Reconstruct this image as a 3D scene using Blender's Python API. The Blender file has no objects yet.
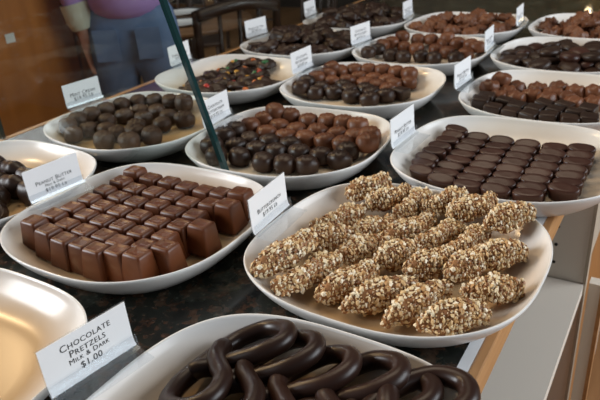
import bpy, bmesh, math, random, json
from mathutils import Vector, Matrix, noise
C = bpy.context.scene.collection
SC = bpy.context.scene
ZC = 0.95                      # counter top above the floor
PI = math.pi
random.seed(11)

# ------------------------------------------------------------------ materials
def mat(name, col, rough=.4, spec=.5, metal=0, coat=0, emit=None, es=0):
    m = bpy.data.materials.new(name); m.use_nodes = True
    b = m.node_tree.nodes['Principled BSDF']
    b.inputs['Base Color'].default_value = (*col, 1)
    b.inputs['Roughness'].default_value = rough
    b.inputs['Specular IOR Level'].default_value = spec
    b.inputs['Metallic'].default_value = metal
    b.inputs['Coat Weight'].default_value = coat
    b.inputs['Coat Roughness'].default_value = .08
    if emit:
        b.inputs['Emission Color'].default_value = (*emit, 1); b.inputs['Emission Strength'].default_value = es
    return m
def nd(m, t, **kw):
    n = m.node_tree.nodes.new(t)
    for k, v in kw.items():
        if hasattr(n, k): setattr(n, k, v)
        else: n.inputs[k.replace('_', ' ')].default_value = v
    return n
def lk(m, a, b): m.node_tree.links.new(a, b)
def bsdf(m): return m.node_tree.nodes['Principled BSDF']
def ramp(m, fac, stops):
    r = m.node_tree.nodes.new('ShaderNodeValToRGB'); e = r.color_ramp.elements
    while len(e) < len(stops): e.new(.5)
    for s, (p, c) in zip(e, stops): s.position = p; s.color = (*c, 1)
    lk(m, fac, r.inputs['Fac']); return r
def coords(m, scale=(1, 1, 1), rot=(0, 0, 0)):
    t = m.node_tree.nodes.new('ShaderNodeTexCoord'); mp = m.node_tree.nodes.new('ShaderNodeMapping')
    mp.inputs['Scale'].default_value = scale; mp.inputs['Rotation'].default_value = rot
    lk(m, t.outputs['Object'], mp.inputs['Vector']); return mp.outputs['Vector']
def bump(m, h, s, d=.002):
    b = m.node_tree.nodes.new('ShaderNodeBump'); b.inputs['Strength'].default_value = s; b.inputs['Distance'].default_value = d
    lk(m, h, b.inputs['Height']); lk(m, b.outputs['Normal'], bsdf(m).inputs['Normal'])
def noise_n(m, vec, scale, detail=3, rough=.5):
    n = m.node_tree.nodes.new('ShaderNodeTexNoise'); n.inputs['Scale'].default_value = scale
    n.inputs['Detail'].default_value = detail; n.inputs['Roughness'].default_value = rough
    if vec: lk(m, vec, n.inputs['Vector'])
    return n
def chocolate(name, c0, c1, rough, scale=60):
    m = mat(name, c0, rough, .36); v = coords(m)
    oi = m.node_tree.nodes.new('ShaderNodeObjectInfo')
    n = noise_n(m, v, scale, 4)
    ad = nd(m, 'ShaderNodeMath', operation='MULTIPLY_ADD'); ad.inputs[1].default_value = .55
    lk(m, n.outputs['Fac'], ad.inputs[0])
    sc = nd(m, 'ShaderNodeMath', operation='MULTIPLY'); sc.inputs[1].default_value = .45
    lk(m, oi.outputs['Random'], sc.inputs[0]); lk(m, sc.outputs[0], ad.inputs[2])
    r = ramp(m, ad.outputs[0], [(.2, c0), (.8, c1)]); lk(m, r.outputs['Color'], bsdf(m).inputs['Base Color'])
    rr = nd(m, 'ShaderNodeMath', operation='MULTIPLY_ADD'); rr.inputs[1].default_value = .25; rr.inputs[2].default_value = rough - .1
    lk(m, n.outputs['Fac'], rr.inputs[0]); lk(m, rr.outputs[0], bsdf(m).inputs['Roughness'])
    bump(m, n.outputs['Fac'], .12, .001)
    return m
def wood(name, c0, c1, rough=.45, scale=(1, 12, 1), rot=(0, 0, 0), ns=3):
    m = mat(name, c0, rough); v = coords(m, scale, rot); n = noise_n(m, v, ns, 6, .6)
    r = ramp(m, n.outputs['Fac'], [(.3, c0), (.7, c1)]); lk(m, r.outputs['Color'], bsdf(m).inputs['Base Color'])
    bump(m, n.outputs['Fac'], .1); return m
def glass(name, tint, refl=1.0, haze=0.0, hazecol=(.8, .85, .85)):
    m = bpy.data.materials.new(name); m.use_nodes = True; nt = m.node_tree; nt.nodes.clear()
    o = nt.nodes.new('ShaderNodeOutputMaterial'); t = nt.nodes.new('ShaderNodeBsdfTransparent'); t.inputs[0].default_value = (*tint, 1)
    g = nt.nodes.new('ShaderNodeBsdfGlossy'); g.inputs['Roughness'].default_value = .02; g.inputs[0].default_value = (.95, 1, 1, 1)
    f = nt.nodes.new('ShaderNodeLayerWeight'); f.inputs['Blend'].default_value = .5
    pw = nt.nodes.new('ShaderNodeMath'); pw.operation = 'POWER'; pw.inputs[1].default_value = 4; nt.links.new(f.outputs['Facing'], pw.inputs[0])
    k = nt.nodes.new('ShaderNodeMath'); k.operation = 'MULTIPLY_ADD'; k.inputs[1].default_value = .55*refl; k.inputs[2].default_value = .03*refl
    nt.links.new(pw.outputs[0], k.inputs[0])
    mx = nt.nodes.new('ShaderNodeMixShader'); nt.links.new(k.outputs[0], mx.inputs[0]); nt.links.new(t.outputs[0], mx.inputs[1]); nt.links.new(g.outputs[0], mx.inputs[2])
    out = mx
    if haze:
        d = nt.nodes.new('ShaderNodeBsdfDiffuse'); d.inputs[0].default_value = (*hazecol, 1)
        m2 = nt.nodes.new('ShaderNodeMixShader'); m2.inputs[0].default_value = haze
        nt.links.new(mx.outputs[0], m2.inputs[1]); nt.links.new(d.outputs[0], m2.inputs[2]); out = m2
    nt.links.new(out.outputs[0], o.inputs['Surface']); return m

M = {}
M['porcelain'] = mat('white_porcelain', (.80, .78, .75), .22, .38)
def stained_shaded(c, lo):  # tan chocolate smears, with the bowl's warm shading painted into the same tint
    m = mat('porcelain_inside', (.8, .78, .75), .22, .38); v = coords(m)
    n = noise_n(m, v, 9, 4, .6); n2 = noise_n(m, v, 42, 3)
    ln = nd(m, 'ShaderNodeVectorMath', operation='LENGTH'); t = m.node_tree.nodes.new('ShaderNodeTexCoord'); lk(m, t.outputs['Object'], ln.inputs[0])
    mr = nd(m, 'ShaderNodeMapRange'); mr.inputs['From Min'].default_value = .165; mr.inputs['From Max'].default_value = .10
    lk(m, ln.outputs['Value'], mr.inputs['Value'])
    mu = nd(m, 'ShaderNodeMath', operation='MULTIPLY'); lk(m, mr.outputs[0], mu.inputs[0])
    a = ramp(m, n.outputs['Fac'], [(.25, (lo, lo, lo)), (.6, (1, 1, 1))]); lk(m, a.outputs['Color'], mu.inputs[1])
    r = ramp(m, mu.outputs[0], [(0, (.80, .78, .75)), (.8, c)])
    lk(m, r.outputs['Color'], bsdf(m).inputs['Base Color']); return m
M['porcelain_in'] = stained_shaded((.54, .36, .19), .8)
M['porcelain_clean'] = stained_shaded((.68, .56, .42), .2)
M['milk'] = chocolate('milk_chocolate', (.082, .023, .008), (.130, .040, .014), .33)
M['milk2'] = chocolate('milk_chocolate_truffle', (.105, .037, .016), (.175, .064, .028), .38)
M['dark'] = chocolate('dark_chocolate', (.020, .009, .005), (.036, .017, .010), .38)
M['dark2'] = chocolate('dark_chocolate_oval', (.036, .013, .008), (.055, .020, .012), .32)
M['dull'] = chocolate('cocoa_dark', (.042, .019, .010), (.080, .039, .021), .5)
M['cluster'] = chocolate('milk_cluster', (.105, .038, .017), (.205, .082, .038), .4, 90)
M['pretz'] = chocolate('pretzel_coating', (.020, .009, .006), (.034, .015, .010), .30, 25)
M['toffee'] = chocolate('toffee_core', (.24, .105, .038), (.40, .19, .075), .5)
def nuts():
    m = mat('chopped_nuts', (.6, .4, .2), .5); g = m.node_tree.nodes.new('ShaderNodeNewGeometry')
    r = ramp(m, g.outputs['Random Per Island'], [(0, (.20, .075, .022)), (.16, (.36, .165, .055)), (.32, (.60, .36, .15)), (.55, (.78, .58, .31)), (.8, (.87, .74, .50)), (1, (.93, .85, .68))])
    lk(m, r.outputs['Color'], bsdf(m).inputs['Base Color']); return m
M['nuts'] = nuts()
def granite():
    m = mat('dark_granite', (.02, .02, .018), .13, .5); v = coords(m)
    vo = nd(m, 'ShaderNodeTexVoronoi'); vo.inputs['Scale'].default_value = 130; lk(m, v, vo.inputs['Vector'])
    n = noise_n(m, v, 55, 5, .65); n2 = noise_n(m, v, 16, 5, .65)
    r1 = ramp(m, n.outputs['Fac'], [(.38, (.006, .007, .006)), (.50, (.020, .022, .017)), (.57, (.12, .055, .030)), (.70, (.20, .105, .06))])
    r2 = ramp(m, n2.outputs['Fac'], [(.40, (.004, .004, .004)), (.54, (.030, .036, .028)), (.66, (.13, .14, .11))])
    mx = nd(m, 'ShaderNodeMix', data_type='RGBA'); mx.inputs['Factor'].default_value = .5
    lk(m, r1.outputs['Color'], mx.inputs[6]); lk(m, r2.outputs['Color'], mx.inputs[7])
    sp = ramp(m, vo.outputs['Distance'], [(.0, (1.7, 1.7, 1.7)), (.35, (.75, .75, .75))])
    mm = nd(m, 'ShaderNodeMix', data_type='RGBA', blend_type='MULTIPLY'); mm.inputs['Factor'].default_value = 1
    lk(m, mx.outputs[2], mm.inputs[6]); lk(m, sp.outputs['Color'], mm.inputs[7])
    lk(m, mm.outputs[2], bsdf(m).inputs['Base Color']); return m
M['granite'] = granite()
M['oak'] = wood('oak_trim', (.42, .20, .075), (.56, .30, .125), .4, (14, 1, 14), ns=4)
M['cherry'] = wood('reddish_brown_wood', (.33, .105, .013), (.45, .155, .024), .4, (4, 4, .6), ns=5)
M['cherry2'] = wood('light_brown_wood', (.32, .135, .04), (.42, .185, .06), .4, (5, 5, .6), ns=5)
M['darkwood'] = wood('dark_chair_wood', (.022, .012, .008), (.05, .026, .015), .4, (4, 4, 1))
M['tablewood'] = wood('table_wood', (.20, .10, .045), (.30, .16, .075), .35, (1, 8, 1))
M['floor'] = wood('floor_boards', (.30, .14, .055), (.42, .21, .085), .45, (8, .8, 1))
M['wall'] = mat('brown_wall', (.030, .020, .014), .7)
M['panel'] = wood('tan_panel', (.22, .12, .06), (.30, .17, .085), .5, (4, 4, .6))
M['white_strip'] = mat('white_edge_strip', (.78, .80, .82), .35)
M['laminate'] = mat('white_laminate', (.78, .70, .60), .5)
M['beige'] = mat('beige_laminate', (.50, .42, .32), .5)
M['hole'] = mat('pin_hole_dark', (.02, .015, .012), .8)
M['card'] = mat('white_card', (.90, .90, .90), .55, .3)
M['ink'] = mat('black_ink', (.012, .012, .014), .6)
M['acrylic'] = glass('clear_acrylic', (.96, .97, .98), 1.2, .03, (.9, .92, .95))
M['pane'] = glass('tinted_glass', (.88, .91, .90), .6, 0)
M['frontglass'] = glass('front_glass', (.93, .95, .94), .5)
M['glassedge'] = mat('green_glass_edge', (.006, .030, .030), .12, .6)
M['purple'] = mat('purple_knit', (.50, .31, .68), .85, .2)
M['denim'] = mat('blue_denim', (.1, .15, .28), .85, .2)
def denim():
    m = M['denim']; v = coords(m); n = noise_n(m, v, 7, 3); r = ramp(m, n.outputs['Fac'], [(.3, (.12, .18, .32)), (.7, (.22, .31, .52))])
    lk(m, r.outputs['Color'], bsdf(m).inputs['Base Color'])
denim()
M['skin'] = mat('skin', (.58, .30, .21), .5); M['hair'] = mat('brown_hair', (.07, .035, .018), .5)
M['lace'] = mat('pale_cuff', (.62, .62, .50), .8); M['eye'] = mat('eye_dark', (.03, .02, .02), .2); M['shoe'] = mat('shoe_black', (.02, .02, .02), .5)
M['red'] = mat('candy_red', (.36, .02, .015), .3); M['yellow'] = mat('candy_yellow', (.48, .24, .02), .3); M['green'] = mat('candy_green', (.02, .12, .035), .3)
M['orange'] = mat('candy_orange', (.45, .11, .02), .3)
M['olive'] = wood('olive_panel', (.075, .058, .02), (.13, .10, .035), .4, (4, 4, 1))
M['bulb'] = mat('warm_bulb', (1, .8, .5), .4, emit=(1, .72, .38), es=14)
M['blackcloth'] = mat('black_cloth', (.012, .011, .012), .85)
M['paper'] = mat('pale_sticker', (.62, .62, .60), .7)

# ------------------------------------------------------------------ helpers
def link(o): C.objects.link(o); return o
def mesh_of(name, bm, m, smooth=True):
    me = bpy.data.meshes.new(name); bm.normal_update(); bm.to_mesh(me); bm.free()
    for x in (m if isinstance(m, (list, tuple)) else [m]): me.materials.append(x)
    if smooth:
        for p in me.polygons: p.use_smooth = True
    return me
def put(name, me, parent=None, loc=(0, 0, 0), rot=(0, 0, 0), scale=(1, 1, 1)):
    o = link(bpy.data.objects.new(name, me)); o.location = loc; o.rotation_euler = rot; o.scale = scale
    if parent: o.parent = parent
    return o
def obj(name, bm, m, parent=None, loc=(0, 0, 0), rot=(0, 0, 0), smooth=True): return put(name, mesh_of(name, bm, m, smooth), parent, loc, rot)
def tag(o, label, cat, group=None):
    o['label'] = label; o['category'] = cat
    if group: o['group'] = group
    return o
def thing(name, label, cat, loc=(0, 0, 0), rz=0, group=None):
    o = link(bpy.data.objects.new(name, None)); o.location = loc; o.rotation_euler = (0, 0, rz); o.empty_display_size = .05
    return tag(o, label, cat, group)
def struct(name, bm, m, smooth=False):
    o = obj(name, bm, m, smooth=smooth); o['kind'] = 'structure'; return o
def box(bm, x0, x1, y0, y1, z0, z1, bev=0, seg=2):
    r = bmesh.ops.create_cube(bm, size=1)['verts']
    bmesh.ops.scale(bm, vec=(x1-x0, y1-y0, z1-z0), verts=r); bmesh.ops.translate(bm, vec=((x0+x1)/2, (y0+y1)/2, (z0+z1)/2), verts=r)
    if bev:
        es = list({e for v in r for e in v.link_edges})
        bmesh.ops.bevel(bm, geom=es, offset=bev, segments=seg, affect='EDGES', profile=.5)
def boxm(*a, **k): bm = bmesh.new(); box(bm, *a, **k); return bm
def tube(bm, pts, rad, n=10, closed=False, cap=True):
    pts = [Vector(p) for p in pts]; L = len(pts); rings = []
    up = Vector((0, 0, 1)); prev = None
    for i, p in enumerate(pts):
        a = pts[(i-1) % L] if (closed or i > 0) else p; b = pts[(i+1) % L] if (closed or i < L-1) else p
        t = (b - a).normalized()
        if prev is None:
            u = t.orthogonal().normalized()
        else:
            u = (prev - t*prev.dot(t)).normalized()
        prev = u; w = t.cross(u); r = rad[i] if isinstance(rad, (list, tuple)) else rad
        rings.append([bm.verts.new(p + (u*math.cos(2*PI*k/n) + w*math.sin(2*PI*k/n))*r) for k in range(n)])
    for i in range(L if closed else L-1):
        A, B = rings[i], rings[(i+1) % L]
        off = 0
        if closed and i == L-1:
            off = min(range(n), key=lambda q: (A[0].co - B[q].co).length)
        for k in range(n): bm.faces.new((A[k], A[(k+1) % n], B[(k+1+off) % n], B[(k+off) % n]))
    if cap and not closed: bm.faces.new(rings[0][::-1]); bm.faces.new(rings[-1])
def lathe(bm, prof, n=24, c=(0, 0, 0)):
    rings = []
    for r, z in prof:
        rings.append([bm.verts.new((c[0]+r*math.cos(2*PI*k/n), c[1]+r*math.sin(2*PI*k/n), c[2]+z)) for k in range(n)] if r > 1e-6 else [bm.verts.new((c[0], c[1], c[2]+z))])
    for A, B in zip(rings, rings[1:]):
        for k in range(n):
            q = [A[k % len(A)], A[(k+1) % len(A)], B[(k+1) % len(B)], B[k % len(B)]]; u = []
            for v in q:
                if v not in u: u.append(v)
            if len(u) > 2: bm.faces.new(u)
    bmesh.ops.recalc_face_normals(bm, faces=bm.faces)
def catmull(P, n=6, closed=False):
    P = [Vector(p) for p in P]; out = []; L = len(P)
    for i in range(L if closed else L-1):
        g = (lambda k: P[k % L]) if closed else (lambda k: P[max(0, min(L-1, k))])
        p0, p1, p2, p3 = g(i-1), g(i), g(i+1), g(i+2)
        for s in range(n):
            t = s/n
            out.append(.5*((2*p1) + (p2-p0)*t + (2*p0-5*p1+4*p2-p3)*t*t + (3*p1-p0-3*p2+p3)*t**3))
    if not closed: out.append(P[-1])
    return out
def sell(a, n):
    c, s = math.cos(a), math.sin(a); return math.copysign(abs(c)**(2/n), c), math.copysign(abs(s)**(2/n), s)
ORD = 'first second third fourth fifth sixth seventh eighth ninth tenth eleventh twelfth thirteenth fourteenth'.split()
def rowname(i, n): return 'front row' if i == 0 else 'back row' if i == n-1 else ORD[i] + ' row from front'
WORLD = .075
EXPO = 0.26
AREAS = [('window_light', (2.3, 1.5, 2.0), (-.5, .8, .95), 2.4, 1.6, 74, (.88, .94, 1)),
         ('shopper_fill_light', (-3.4, -1.2, 2.3), (-1.9, 2.2, 1.0), 1.6, 1.4, 120, (.92, .96, 1)),  # added fill aimed at the shopper
         ('ceiling_panel', (-.9, 1.5, 2.95), (-.45, .9, .95), 1.2, 1.2, 12, (1, .84, .64))]
SPOTS = [('ceiling_spot', (-2.4, .45, 2.7), (-.3, .45, .95), 36, (1, .70, .38), 45), ('ceiling_spot', (-2.5, 1.2, 2.7), (-.3, 1.1, .95), 40, (1, .70, .38), 45)]
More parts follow.
